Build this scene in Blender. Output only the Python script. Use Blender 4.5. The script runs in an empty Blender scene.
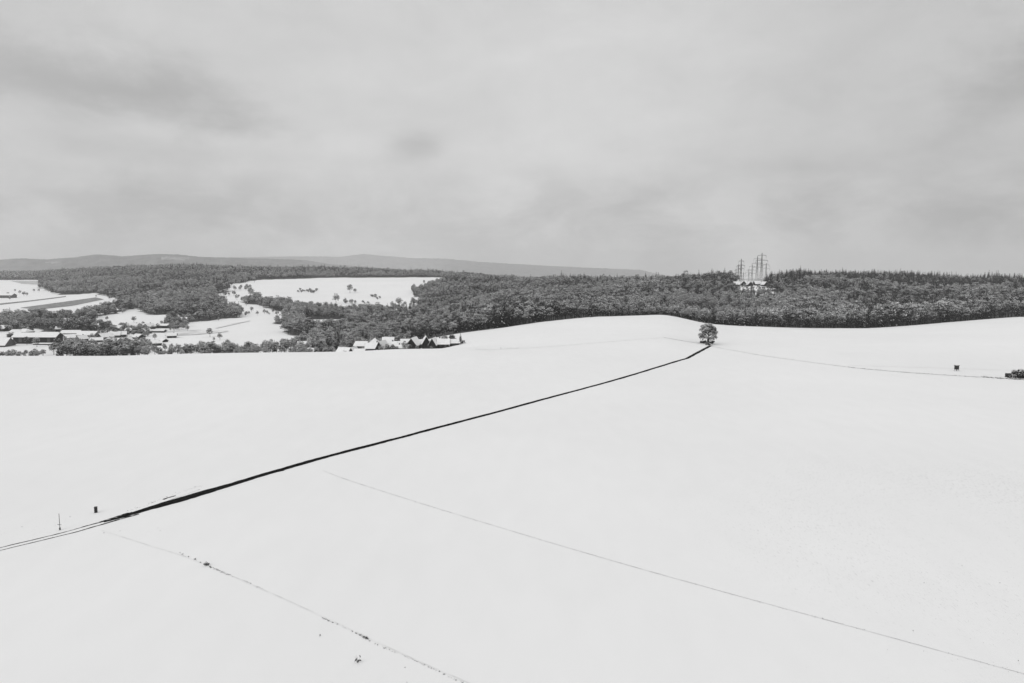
import bpy, bmesh, math, random
import numpy as np
from mathutils import Vector, Matrix
R = math.radians
rng = np.random.default_rng(7); random.seed(7)
S = bpy.context.scene
W, HH, F = 1024, 683, 683.0
CAMH = 40.0
V0 = 275.0                                   # eye-level row
TH = math.atan((341.5 - V0) / F)
CT, ST = math.cos(TH), math.sin(TH)

# ------------------------------------------------------------------ camera
cd = bpy.data.cameras.new('camera'); cam = bpy.data.objects.new('camera', cd)
S.collection.objects.link(cam); S.camera = cam
cd.sensor_width = 36; cd.lens = 36 * F / W; cd.clip_start = .5; cd.clip_end = 40000
cam.location = (0, 0, CAMH); cam.rotation_euler = (R(90) - TH, 0, 0)

# ------------------------------------------------------------------ sky / sun / exposure
SUN_EL, SUN_AZ = R(40), R(-135)
world = bpy.data.worlds.new('World'); S.world = world; world.use_nodes = True
nt = world.node_tree; nt.nodes.clear()
def N(nt, t, **kw):
    n = nt.nodes.new(t)
    for k, v in kw.items(): setattr(n, k, v)
    return n
def MATH(nt, op, a, b=None, c=None, clamp=False):
    n = nt.nodes.new('ShaderNodeMath'); n.operation = op; n.use_clamp = clamp
    for i, q in enumerate((a, b, c)):
        if q is None: continue
        if isinstance(q, (int, float)): n.inputs[i].default_value = q
        else: nt.links.new(q, n.inputs[i])
    return n.outputs[0]
def build_sky():
    L = nt.links.new
    out = N(nt, 'ShaderNodeOutputWorld'); bg = N(nt, 'ShaderNodeBackground')
    bg.inputs[1].default_value = 0.1
    sky = N(nt, 'ShaderNodeTexSky', sky_type='NISHITA', sun_disc=False)
    sky.sun_elevation = SUN_EL; sky.sun_rotation = SUN_AZ; sky.air_density = 1; sky.dust_density = 3
    bw = N(nt, 'ShaderNodeRGBToBW'); L(sky.outputs[0], bw.inputs[0])
    tc = N(nt, 'ShaderNodeTexCoord')
    sep = N(nt, 'ShaderNodeSeparateXYZ'); L(tc.outputs['Generated'], sep.inputs[0])
    x, y, z = sep.outputs
    az = MATH(nt, 'ARCTAN2', x, y)                       # 0 straight ahead, + to the right
    el = MATH(nt, 'ARCSINE', z)
    comb = N(nt, 'ShaderNodeCombineXYZ'); L(az, comb.inputs[0]); L(MATH(nt, 'MULTIPLY', el, 1.9), comb.inputs[1])
    def noise(scale, det, rough, dist, off, lo, hi, a, b, vec=None):
        mp = N(nt, 'ShaderNodeMapping'); mp.inputs[1].default_value = off
        L(vec or comb.outputs[0], mp.inputs[0])
        n = N(nt, 'ShaderNodeTexNoise'); n.inputs['Scale'].default_value = scale
        n.inputs['Detail'].default_value = det; n.inputs['Roughness'].default_value = rough; n.inputs['Distortion'].default_value = dist
        L(mp.outputs[0], n.inputs['Vector'])
        mr = N(nt, 'ShaderNodeMapRange'); mr.inputs[1].default_value = lo; mr.inputs[2].default_value = hi
        mr.inputs[3].default_value = a; mr.inputs[4].default_value = b; L(n.outputs[0], mr.inputs[0])
        return mr.outputs[0]
    fine = noise(5.5, 9, .6, .3, (3.1, 1.7, 0), .3, .7, -.04, .04)
    broad = noise(1.7, 4, .5, .3, (7.3, 2.2, 0), .3, .7, -.03, .03)
    puffs = noise(7, 9, .6, .35, (1.3, 5.2, 0), .40, .60, -.65, .65)
    # soft cloud banks, given by azimuth / elevation (deg), radii (deg), tilt, depth
    wob = noise(6.5, 9, .62, .2, (9, 4, 0), .3, .7, -1.2, 1.2)
    wob2 = noise(7.5, 9, .62, .2, (2, 14, 0), .3, .7, -1.2, 1.2)
    def bank(a0, e0, ra, re, tilt, amp, wb=1.0):
        da = MATH(nt, 'DIVIDE', MATH(nt, 'SUBTRACT', az, R(a0)), R(ra))
        de0 = MATH(nt, 'SUBTRACT', MATH(nt, 'SUBTRACT', el, R(e0)), MATH(nt, 'MULTIPLY', MATH(nt, 'SUBTRACT', az, R(a0)), tilt))
        de = MATH(nt, 'DIVIDE', de0, R(re))
        da = MATH(nt, 'ADD', da, MATH(nt, 'MULTIPLY', wob, .45 * wb)); de = MATH(nt, 'ADD', de, MATH(nt, 'MULTIPLY', wob2, .55 * wb))
        r2 = MATH(nt, 'ADD', MATH(nt, 'MULTIPLY', da, da), MATH(nt, 'MULTIPLY', de, de))
        g = MATH(nt, 'POWER', 2.718, MATH(nt, 'MULTIPLY', MATH(nt, 'POWER', r2, 1.35), -1.0))
        return MATH(nt, 'MULTIPLY', g, amp)
    banks = [bank(-35, 13.6, 13, 2.6, -.06, -.12), bank(-25, 12.2, 7, 1.7, -.1, -.085, .7), bank(-7.6, 10.3, 2.6, 1.1, .1, -.17, .6),
             bank(38, 14.0, 5.0, 2.4, .55, -.12), bank(33, 5, 13, 9, 0, -.055), bank(-29, 8.8, 8, .8, 0, -.05, .6), bank(-36, 7, 8, 2.5, 0, -.02),
             bank(-29, 6.2, 2.6, 1.3, .1, -.06), bank(-20.5, 6.8, 2.4, .9, .1, -.045), bank(-24, 4.6, 5, 1.6, .2, -.04), bank(-17, 3.4, 3, 1.6, -.1, -.04), bank(-37, 9.4, 5, .9, -.3, .05, .6),
             bank(-15, 10.2, 12, .8, 0, .045, .6), bank(-15, 2.6, 1.8, 1.7, .3, .05, .5), bank(0, 13, 15, 9, 0, .055, .4), bank(3, 8, 11, 3.5, .1, .03), bank(10, 5.5, 7, .8, .35, -.02), bank(-10, .5, 45, 3.2, 0, .075, .3)]
    tot = MATH(nt, 'ADD', fine, broad)
    low = N(nt, 'ShaderNodeMapRange'); L(el, low.inputs[0]); low.interpolation_type = 'SMOOTHSTEP'
    low.inputs[1].default_value = R(11); low.inputs[2].default_value = R(3); low.inputs[3].default_value = 0.0; low.inputs[4].default_value = .12
    tot = MATH(nt, 'ADD', tot, MATH(nt, 'MULTIPLY', puffs, low.outputs[0]))
    for b in banks: tot = MATH(nt, 'ADD', tot, b)
    base = N(nt, 'ShaderNodeMapRange'); L(el, base.inputs[0])
    base.inputs[1].default_value = R(20); base.inputs[2].default_value = R(75); base.inputs[3].default_value = SKY_LOW; base.inputs[4].default_value = SKY_TOP
    base.interpolation_type = 'SMOOTHSTEP'
    # darker towards the sides, as overcast away from the sun behind the clouds
    side = MATH(nt, 'MULTIPLY', MATH(nt, 'MULTIPLY', az, az), -.14)
    side = MATH(nt, 'MAXIMUM', side, -.16)
    tot = MATH(nt, 'ADD', tot, side)
    tot = MATH(nt, 'ADD', tot, base.outputs[0])
    tot = MATH(nt, 'MULTIPLY', tot, 10.0)
    # a little of the clear-sky distribution shows through the cloud
    tot = MATH(nt, 'ADD', tot, MATH(nt, 'MULTIPLY', bw.outputs[0], .04))
    L(tot, bg.inputs[0]); L(bg.outputs[0], out.inputs[0])
SKY_LOW, SKY_TOP = .615, 1.0
build_sky()
sd = bpy.data.lights.new('sun', 'SUN'); sun = bpy.data.objects.new('sun', sd); S.collection.objects.link(sun)
sd.energy = 1.1; sd.angle = R(40); sd.color = (1, 1, 1)
sv = Vector((math.sin(SUN_AZ) * math.cos(SUN_EL), math.cos(SUN_AZ) * math.cos(SUN_EL), math.sin(SUN_EL)))
sun.rotation_euler = sv.to_track_quat('Z', 'Y').to_euler()
S.view_settings.view_transform = 'Standard'; S.view_settings.look = 'None'
S.view_settings.exposure = 0; S.view_settings.gamma = 1; S.view_settings.use_curve_mapping = False
S.render.engine = 'CYCLES'
S.render.resolution_x = W; S.render.resolution_y = HH
S.cycles.volume_bounces = 2

# ------------------------------------------------------------------ helpers
C = S.collection
def tag(o, label=None, cat=None, group=None, kind=None):
    if label: o['label'] = label
    if cat: o['category'] = cat
    if group: o['group'] = group
    if kind: o['kind'] = kind
    return o
def empty(name, loc, rz=0, sc=1):
    o = bpy.data.objects.new(name, None); C.objects.link(o); o.location = loc; o.rotation_euler = (0, 0, rz)
    o.scale = (sc,) * 3 if not isinstance(sc, tuple) else sc
    return o
def mesh(name, v, f, mats, mi=None, smooth=False):
    me = bpy.data.meshes.new(name); me.from_pydata([tuple(p) for p in v], [], [tuple(q) for q in f])
    for m in mats: me.materials.append(m)
    if mi is not None: me.polygons.foreach_set('material_index', list(mi))
    if smooth: me.polygons.foreach_set('use_smooth', [True] * len(me.polygons))
    me.update(); return me
def obj(name, me, parent=None, loc=None):
    o = bpy.data.objects.new(name, me); C.objects.link(o)
    if parent: o.parent = parent
    if loc is not None: o.location = loc
    return o
class MB:
    def __init__(s): s.v = []; s.f = []; s.m = []
    def add(s, v, f, m=0):
        n = len(s.v); s.v += [tuple(p) for p in v]; s.f += [tuple(i + n for i in q) for q in f]; s.m += [m] * len(f)
    def box(s, c, d, m=0, rz=0, taper=1):
        x, y, z = d[0] / 2, d[1] / 2, d[2] / 2; cr, sr = math.cos(rz), math.sin(rz); vs = []
        for k in (-1, 1):
            t = taper if k > 0 else 1
            for i, j in ((-1, -1), (1, -1), (1, 1), (-1, 1)):
                a, b = i * x * t, j * y * t; vs.append((c[0] + a * cr - b * sr, c[1] + a * sr + b * cr, c[2] + k * z))
        s.add(vs, [(0, 3, 2, 1), (4, 5, 6, 7), (0, 1, 5, 4), (1, 2, 6, 5), (2, 3, 7, 6), (3, 0, 4, 7)], m)
    def bar(s, a, b, r0, r1=None, n=4, m=0):
        r1 = r0 if r1 is None else r1
        a, b = Vector(a), Vector(b); d = (b - a).normalized()
        u = d.orthogonal().normalized(); w = d.cross(u); vs = []
        for p, r in ((a, r0), (b, r1)):
            for k in range(n):
                t = 2 * math.pi * (k + .5) / n; vs.append(p + (u * math.cos(t) + w * math.sin(t)) * r)
        s.add(vs, [(k, (k + 1) % n, n + (k + 1) % n, n + k) for k in range(n)] + [tuple(range(n))[::-1], tuple(range(n, 2 * n))], m)
    def mesh(s, name, mats, smooth=False): return mesh(name, s.v, s.f, mats, s.m, smooth)
    def build(s, name, mats, parent=None, loc=None, smooth=False):
        return obj(name, s.mesh(name, mats if isinstance(mats, list) else [mats], smooth), parent, loc)

def mat(name, col, rough=.85, col2=None, scale=1.0, lo=.4, hi=.6, bump=0, bscale=1.0, detail=5, spec=.3):
    m = bpy.data.materials.new(name); m.use_nodes = True; t = m.node_tree; b = t.nodes['Principled BSDF']
    b.inputs['Roughness'].default_value = rough; b.inputs['Specular IOR Level'].default_value = spec
    b.inputs['Base Color'].default_value = (col, col, col, 1)
    geo = N(t, 'ShaderNodeNewGeometry')
    if col2 is not None:
        n = N(t, 'ShaderNodeTexNoise'); n.inputs['Scale'].default_value = scale; n.inputs['Detail'].default_value = detail
        t.links.new(geo.outputs['Position'], n.inputs['Vector'])
        mr = N(t, 'ShaderNodeMapRange'); mr.inputs[1].default_value = lo; mr.inputs[2].default_value = hi
        mr.inputs[3].default_value = col; mr.inputs[4].default_value = col2
        t.links.new(n.outputs[0], mr.inputs[0]); t.links.new(mr.outputs[0], b.inputs['Base Color'])
    if bump:
        n = N(t, 'ShaderNodeTexNoise'); n.inputs['Scale'].default_value = bscale; n.inputs['Detail'].default_value = 6
        t.links.new(geo.outputs['Position'], n.inputs['Vector'])
        bp = N(t, 'ShaderNodeBump'); bp.inputs['Strength'].default_value = 1; bp.inputs['Distance'].default_value = bump
        t.links.new(n.outputs[0], bp.inputs['Height']); t.links.new(bp.outputs[0], b.inputs['Normal'])
    return m
M = dict(
    roofsnow=mat('roof_snow', .86, .9, .80, .8),
    twig=mat('twig', .018, .95, .065, .12, .38, .62, spec=.1, detail=3),
    frost=mat('branch_snow', .84, .9, .70, .9, spec=.1),
    bark=mat('bark', .03, .95, .055, 3, spec=.1),
    needle=mat('needles', .018, .95, .035, .5, spec=.1),
    litter=mat('forest_litter', .10, .95, .35, .25),
    wall=mat('render_wall', .36, .9, .30, .6), darkwall=mat('dark_wall_eave_shade', .018, .9, .035, 2.5, spec=.1), midwall=mat('grey_wall', .07, .85, .13, 1.2),  # darkwall: dark walls, with the shade under the eaves put into their colour
    glass=mat('window_glass', .02, .2, spec=.5), door=mat('door_paint', .07, .6), tile=mat('roof_edge', .05, .8, .09, 3),
    brick=mat('chimney_brick', .16, .9, .22, 8),
    steel=mat('galvanised_steel', .12, .55, .17, 2), post=mat('dark_post', .02, .6), cap=mat('post_cap', .08, .6),
    grass=mat('dry_grass', .06, .95, .13, 4), soil=mat('ploughed_soil', .13, .95, .33, .12, .35, .65),
    hill=mat('far_woods', .07, .95, .19, .006, .35, .65))

# snow for the ground: very gently mottled, wind-packed relief, a few stubble grains
def snow_mat():
    m = bpy.data.materials.new('field_snow'); m.use_nodes = True; t = m.node_tree; b = t.nodes['Principled BSDF']; L = t.links.new
    b.inputs['Roughness'].default_value = .95; b.inputs['Specular IOR Level'].default_value = .15
    geo = N(t, 'ShaderNodeNewGeometry')
    def noise(sc, det, lo, hi, a, c, scl=(1, 1, 1), rot=0):
        mp = N(t, 'ShaderNodeMapping'); mp.inputs['Scale'].default_value = scl; mp.inputs['Rotation'].default_value = (0, 0, rot)
        L(geo.outputs['Position'], mp.inputs[0])
        n = N(t, 'ShaderNodeTexNoise'); n.inputs['Scale'].default_value = sc; n.inputs['Detail'].default_value = det; L(mp.outputs[0], n.inputs['Vector'])
        mr = N(t, 'ShaderNodeMapRange'); mr.inputs[1].default_value = lo; mr.inputs[2].default_value = hi; mr.inputs[3].default_value = a; mr.inputs[4].default_value = c
        L(n.outputs[0], mr.inputs[0]); return mr.outputs[0], n.outputs[0]
    big, _ = noise(.012, 5, .3, .7, -.022, .022)
    med, mh = noise(.25, 6, .3, .7, -.010, .010, (1, .35, 1), R(25))  # faint relief shading put into the snow colour; same noise drives the bump
    fine, fh = noise(7, 3, .3, .7, -.012, .012)
    # sparse stubble poking through, in drill rows
    st, _ = noise(5, 3, .60, .70, 0, 1, (1, .22, 1), R(-68))
    pn, _ = noise(.035, 4, .35, .65, .2, 1)
    vm = N(t, 'ShaderNodeVectorMath', operation='DISTANCE'); L(geo.outputs['Position'], vm.inputs[0]); vm.inputs[1].default_value = (78, 112, 0)
    dm = N(t, 'ShaderNodeMapRange'); dm.interpolation_type = 'SMOOTHSTEP'; L(vm.outputs['Value'], dm.inputs[0]); dm.inputs[1].default_value = 70; dm.inputs[2].default_value = 12; dm.inputs[3].default_value = 0; dm.inputs[4].default_value = 1
    pt = MATH(t, 'MULTIPLY', pn, dm.outputs[0])
    stub = MATH(t, 'MULTIPLY', st, pt)
    col = MATH(t, 'ADD', MATH(t, 'ADD', big, med), fine)
    col = MATH(t, 'ADD', col, SNOW)
    col = MATH(t, 'SUBTRACT', col, MATH(t, 'MULTIPLY', stub, .38))
    at = N(t, 'ShaderNodeAttribute'); at.attribute_name = 'wood'
    lit, _ = noise(.22, 5, .38, .62, .03, .12)
    mix = N(t, 'ShaderNodeMix', data_type='FLOAT'); L(at.outputs['Fac'], mix.inputs[0]); L(col, mix.inputs[2]); L(lit, mix.inputs[3])
    L(mix.outputs[0], b.inputs['Base Color'])
    bp = N(t, 'ShaderNodeBump'); bp.inputs['Distance'].default_value = .05; bp.inputs['Strength'].default_value = .6
    L(MATH(t, 'ADD', mh, MATH(t, 'MULTIPLY', fh, .15)), bp.inputs['Height']); L(bp.outputs[0], b.inputs['Normal'])
    return m
SNOW = .855
M['snow'] = snow_mat()

# ------------------------------------------------------------------ terrain
def row2z(Y, v):
    t = (341.5 - np.asarray(v, float)) / F
    return CAMH + Y * (t * CT - ST) / (CT + t * ST)
def project(x, y, z):
    fw = y * CT - (z - CAMH) * ST; up = y * ST + (z - CAMH) * CT
    return 512 + F * x / fw, 341.5 - F * up / fw
r, z_ = 'r', 'z'
FAR_L = [(4600, z_, 32), (6000, z_, 15), (11000, z_, -40)]
FAR_R = [(3200, z_, -5), (6000, z_, -30), (11000, z_, -60)]
PROF = {
 -500: [(200,z_,0),(300,z_,0),(340,r,357),(400,z_,-9),(520,z_,-24),(600,r,354.5),(700,r,342),(800,r,330),(900,r,322),(1050,r,316),(1300,r,307),(1600,r,299),(2000,r,291),(2600,r,283),(3200,r,278.5),(4000,r,274.5)]+FAR_L,
 0:    [(200,z_,0),(300,z_,0),(340,r,357),(400,z_,-9),(520,z_,-24),(600,r,354.5),(700,r,342),(800,r,330),(900,r,322),(1050,r,316),(1300,r,307),(1600,r,299),(2000,r,291),(2600,r,283),(3200,r,278.5),(4000,r,274.5)]+FAR_L,
 100:  [(200,z_,0),(300,z_,0),(340,r,357),(400,z_,-9),(520,z_,-24),(600,r,354.5),(700,r,342),(800,r,330),(900,r,322),(1050,r,316.5),(1300,r,307),(1600,r,298),(2000,r,288),(2500,r,278),(3200,r,271),(3800,z_,62)]+FAR_L,
 180:  [(200,z_,0),(300,z_,0),(340,r,355.5),(400,z_,-8),(520,z_,-23),(600,r,353.5),(700,r,342),(850,r,327),(1000,r,316),(1200,r,308),(1400,r,301),(1700,r,290),(2100,r,280),(2600,r,272),(3100,r,268),(3700,z_,60)]+FAR_L,
 250:  [(200,z_,0),(300,z_,.4),(342,r,354),(400,z_,-8),(520,z_,-22),(600,r,352.5),(700,r,342),(850,r,327),(1000,r,315),(1200,r,307),(1400,r,299),(1700,r,287.5),(1900,r,281.5),(2300,r,275),(2800,r,270),(3400,z_,55)]+FAR_L,
 340:  [(200,z_,0),(300,z_,.8),(343,r,352.5),(400,z_,-9),(460,z_,-13),(600,r,345),(800,r,334),(1000,r,322.5),(1200,r,312),(1400,r,303),(1700,r,290),(2050,r,279),(2250,r,277),(2700,r,271),(3300,z_,50)]+FAR_L,
 400:  [(200,z_,0),(290,z_,1),(340,r,350.8),(405,z_,-5),(470,r,346),(550,r,341),(800,r,330),(1000,r,321),(1200,r,312),(1400,r,304),(1700,r,289),(2050,r,278.5),(2250,r,277.2),(2600,r,273),(3200,z_,38)]+FAR_L,
 432:  [(200,z_,0),(290,z_,1),(340,r,350.2),(405,z_,-4.2),(460,r,342),(520,r,336.5),(700,r,328),(1000,r,316),(1300,r,303),(1700,r,287),(2000,r,279),(2200,r,277.5),(2600,r,274.5),(3200,z_,30)]+FAR_L,
 462:  [(200,z_,0),(290,z_,.8),(345,r,349.7),(400,z_,-1.4),(470,r,335.5),(500,r,333),(700,r,326),(1000,r,313),(1300,r,300),(1600,r,289),(1900,r,280),(2200,r,277.5),(2600,z_,22),(3200,z_,20)]+FAR_L,
 500:  [(200,z_,0),(300,z_,.5),(380,r,344.5),(450,r,334),(500,r,328.5),(560,r,327.6),(700,r,322),(1000,r,308),(1300,r,296),(1600,r,286),(1850,r,281),(2300,z_,10),(3200,z_,5)]+FAR_L,
 540:  [(200,z_,0),(300,z_,.5),(380,r,344),(460,r,329),(520,r,322.5),(580,r,322),(700,r,317),(1000,r,304),(1300,r,293),(1600,r,284.5),(1750,r,284),(2300,z_,5),(3200,z_,0)]+FAR_R[1:],
 600:  [(200,z_,0),(300,z_,.5),(380,r,342.5),(460,r,327),(545,r,316.8),(600,r,317),(720,r,312),(1000,r,301),(1300,r,291),(1600,r,282.5),(1700,r,282.5),(2300,z_,0)]+FAR_R,
 660:  [(200,z_,0),(300,z_,.3),(390,r,339),(480,r,324),(565,r,315),(620,r,315.6),(740,r,312),(1000,r,300),(1200,r,291),(1400,r,285),(1550,r,285),(2300,z_,-5)]+FAR_R,
 712:  [(200,z_,0),(300,z_,0),(390,r,345),(480,r,329.5),(550,r,324),(610,r,324.5),(720,r,317),(900,r,303),(1050,r,290),(1180,r,281),(1300,r,281),(1500,z_,15),(2300,z_,-5)]+FAR_R,
 738:  [(200,z_,0),(300,z_,0),(390,r,346),(480,r,333),(545,r,326),(610,r,326.8),(720,r,318),(900,r,304),(1050,r,292),(1180,r,284),(1300,r,284),(1600,z_,15),(2300,z_,5)]+FAR_R,
 765:  [(200,z_,0),(300,z_,0),(390,r,347),(470,r,335),(540,r,327),(610,r,328.2),(720,r,318),(900,r,304),(1050,r,292),(1180,r,284),(1300,r,284),(1600,z_,15),(2300,z_,5)]+FAR_R,
 800:  [(200,z_,0),(300,z_,0),(390,r,347),(470,r,336.5),(540,r,328),(610,r,329),(720,r,319),(900,r,303),(1100,r,287),(1300,r,277.5),(1400,r,277.3),(1700,z_,5),(2300,z_,-15)]+FAR_R,
 860:  [(200,z_,0),(300,z_,0),(390,r,347),(470,r,336.5),(540,r,328.6),(610,r,329.5),(720,r,319),(900,r,304),(1100,r,289),(1300,r,279),(1400,r,278.3),(1700,z_,5),(2300,z_,-15)]+FAR_R,
 900:  [(200,z_,0),(300,z_,0),(390,r,346),(470,r,335),(545,r,326.6),(610,r,327),(720,r,317.5),(900,r,304),(1100,r,292),(1350,r,280.5),(1450,r,280),(1700,z_,8),(2300,z_,-15)]+FAR_R,
 960:  [(200,z_,0),(300,z_,0),(390,r,343.5),(480,r,330),(560,r,321.5),(620,r,321.5),(740,r,313),(950,r,301),(1150,r,292),(1400,r,283.5),(1500,r,283),(1800,z_,5),(2300,z_,-15)]+FAR_R,
 1024: [(200,z_,0),(300,z_,.3),(390,r,341),(490,r,326),(580,r,317),(630,r,317),(740,r,310),(950,r,299),(1150,r,291),(1400,r,284.5),(1500,r,284.4),(1800,z_,5),(2300,z_,-15)]+FAR_R,
 1600: [(200,z_,0),(300,z_,.3),(390,r,341),(490,r,326),(580,r,317),(630,r,317),(740,r,310),(950,r,299),(1150,r,291),(1400,r,284.5),(1500,r,284.4),(1800,z_,5),(2300,z_,-15)]+FAR_R,
}
def pchip(xk, yk, x):
    xk = np.array(xk, float); yk = np.array(yk, float); h = np.diff(xk); d = np.diff(yk) / h
    m = np.zeros_like(yk)
    for i in range(1, len(xk) - 1):
        if d[i-1] * d[i] > 0:
            w1, w2 = 2 * h[i] + h[i-1], h[i] + 2 * h[i-1]; m[i] = (w1 + w2) / (w1 / d[i-1] + w2 / d[i])
    m[-1] = d[-1]
    i = np.clip(np.searchsorted(xk, x) - 1, 0, len(h) - 1); t = np.clip((x - xk[i]) / h[i], 0, 1)
    return ((1+2*t)*(1-t)**2)*yk[i] + t*(1-t)**2*h[i]*m[i] + t*t*(3-2*t)*yk[i+1] + t*t*(t-1)*h[i]*m[i+1]
YT = np.concatenate([np.arange(60, 1000, 2.0), np.arange(1000, 11001, 10.0)])
UK = np.array(sorted(PROF)); ZT = []
for u in UK:
    ys = [0, 120]; zs = [0, 0]
    for (Y, k, q) in PROF[u]:
        ys.append(Y); zs.append(float(row2z(Y, q)) if k == 'r' else q)
    ZT.append(pchip(ys, zs, YT))
ZT = np.array(ZT)
def zat(x, Y):
    x = np.asarray(x, float); Y = np.asarray(Y, float)
    Yc = np.clip(Y, 60, 10990); u = np.clip(512 + F * x / (Yc * CT + 3.9), -490, 1590)
    j = np.clip(np.searchsorted(UK, u) - 1, 0, len(UK) - 2)
    i = np.clip(np.searchsorted(YT, Yc) - 1, 0, len(YT) - 2); t = (Yc - YT[i]) / (YT[i+1] - YT[i])
    def col(k):
        k = np.clip(k, 0, len(UK) - 1); return ZT[k, i] * (1 - t) + ZT[k, i+1] * t
    z0, z1 = col(j), col(j + 1); zm, zp = col(j - 1), col(j + 2)
    x0, x1 = UK[j], UK[j+1]; xm, xp = UK[np.clip(j-1, 0, 99)], UK[np.clip(j+2, 0, len(UK)-1)]
    def mono(a, b):                                     # limited slopes: no overshoot between columns
        return np.where(a * b > 0, 2 * a * b / np.where(a + b == 0, 1, a + b), 0)
    h = (x1 - x0).astype(float); d = (z1 - z0) / h
    dm = np.where(x0 > xm, (z0 - zm) / np.where(x0 > xm, x0 - xm, 1), 0); dp = np.where(xp > x1, (zp - z1) / np.where(xp > x1, xp - x1, 1), 0)
    m0, m1 = mono(dm, d), mono(d, dp); s = (u - x0) / h
    z = ((1+2*s)*(1-s)**2)*z0 + s*(1-s)**2*h*m0 + s*s*(3-2*s)*z1 + s*s*(s-1)*h*m1
    return z
YH = np.exp(np.linspace(math.log(35), math.log(5200), 2600))
def hit(u, v):
    """first ground point on the sight line towards photo pixel (u, v)"""
    t = (341.5 - v) / F; k = (t * CT - ST) / (CT + t * ST); zr = CAMH + YH * k
    xr = (u - 512) / F * (YH * CT - (zr - CAMH) * ST); g = zat(xr, YH); b = g >= zr
    if not b.any(): return None
    i = int(np.argmax(b)); i = max(i, 1); a0, a1 = zr[i-1] - g[i-1], zr[i] - g[i]
    w = a0 / (a0 - a1) if a0 != a1 else 0; Y = YH[i-1] + w * (YH[i] - YH[i-1]); x = xr[i-1] + w * (xr[i] - xr[i-1])
    return float(x), float(Y), float(zat(x, Y))
def atY(u, Y):
    x = (u - 512) / F * (Y * CT + 3.9)
    for _ in range(3): z = float(zat(x, Y)); x = (u - 512) / F * (Y * CT - (z - CAMH) * ST)
    return x, Y, float(zat(x, Y))
def inpoly(px, py, poly):
    c = np.zeros(np.shape(px), bool); n = len(poly)
    for i in range(n):
        (x1, y1), (x2, y2) = poly[i], poly[(i+1) % n]
        if y1 == y2: continue
        c ^= ((y1 > py) != (y2 > py)) & (px < (x2 - x1) * (py - y1) / (y2 - y1) + x1)
    return c

# open ground (outline of each clearing, as surveyed on the hillside)
OPEN = [
 [(-300,280),(43,280),(41,287.5),(50,292),(65,295),(94,293),(122,300),(118,309),(75,320),(35,321),(-300,320)],
 [(93,320),(135,308),(150,314.5),(172,314),(197,311.6),(196,315.5),(172,318),(165,323),(150,334),(120,334),(100,331)],
 [(-300,328),(30,329),(60,333),(130,334),(150,331),(185,323),(238,317),(276,312.4),(297,312),(281,322.6),(287,331),(310,345),(306,380),(-300,380)],
 [(308,320),(348,319),(346,329),(312,330)],
 [(206,299),(225,293),(227,286.6),(240,283),(254,280),(330,277.7),(446,277.3),(442,284),(414,291),(424,303),(409,311),(388,312),(360,313),(330,308),(300,310),(272,303),(256,298),(246,302)],
 [(206,300),(222,298),(250,304),(268,308),(286,313.5),(250,316),(232,309)],
 [(458,281),(462,281),(463,285),(456,285)],
 [(446,303),(466,303),(468,310),(446,310)],
 [(732,281),(768,281),(771,288),(768,296),(735,296)],
 [(765,305),(779,304),(779,312),(766,313)], [(854,300),(858,300),(856,318),(851,318)], [(803,307),(812,306),(811,313),(803,313)],
]
EDGE_U = [-600, 290, 300, 400, 432, 462, 500, 540, 600, 660, 712, 765, 860, 960, 1024, 1700]
EDGE_Y = [760, 620, 520, 480, 500, 500, 505, 525, 548, 568, 552, 542, 543, 562, 583, 583]
def vnoise(x, y, s, seed):
    r_ = np.random.default_rng(seed); g = r_.random((64, 64)); X, Y = np.asarray(x)/s % 63, np.asarray(y)/s % 63
    i, j = X.astype(int), Y.astype(int); fx, fy = X-i, Y-j; fx = fx*fx*(3-2*fx); fy = fy*fy*(3-2*fy)
    return (g[i,j]*(1-fx)+g[i+1,j]*fx)*(1-fy)+(g[i,j+1]*(1-fx)+g[i+1,j+1]*fx)*fy
GLADES = np.array([(340,900,13),(430,840,11),(250,980,14),(120,870,10),(520,980,13),(610,1010,12),(60,1050,16),(180,1120,15),(320,1180,16),(700,1120,15),(470,1120,14),(-20,900,11),(560,820,10),(30,760,9),(390,1010,13),(-90,1200,16),(650,900,11),(230,800,9),(150,1290,16),(-350,1420,15),(-520,1700,20),(-760,1800,22),(-900,2200,24)], float)
def woodmask(x, Y, z=None):
    z = zat(x, Y) if z is None else z
    u, v = project(x, Y, z); m = Y > np.interp(u, EDGE_U, EDGE_Y)
    ju = (vnoise(x + 9000, Y, 26, 21) - .5) * 26 * F / np.maximum(Y, 300) ; jv = (vnoise(x + 9000, Y, 31, 22) - .5) * 55 * 40 * F / np.maximum(Y, 300) ** 2
    for p in OPEN: m &= ~inpoly(u + ju, v + jv, p)
    for gx, gy, gr in GLADES: m &= ((x - gx) / 1.4) ** 2 + ((Y - gy) / 1.5) ** 2 > gr * gr
    return m
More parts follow.
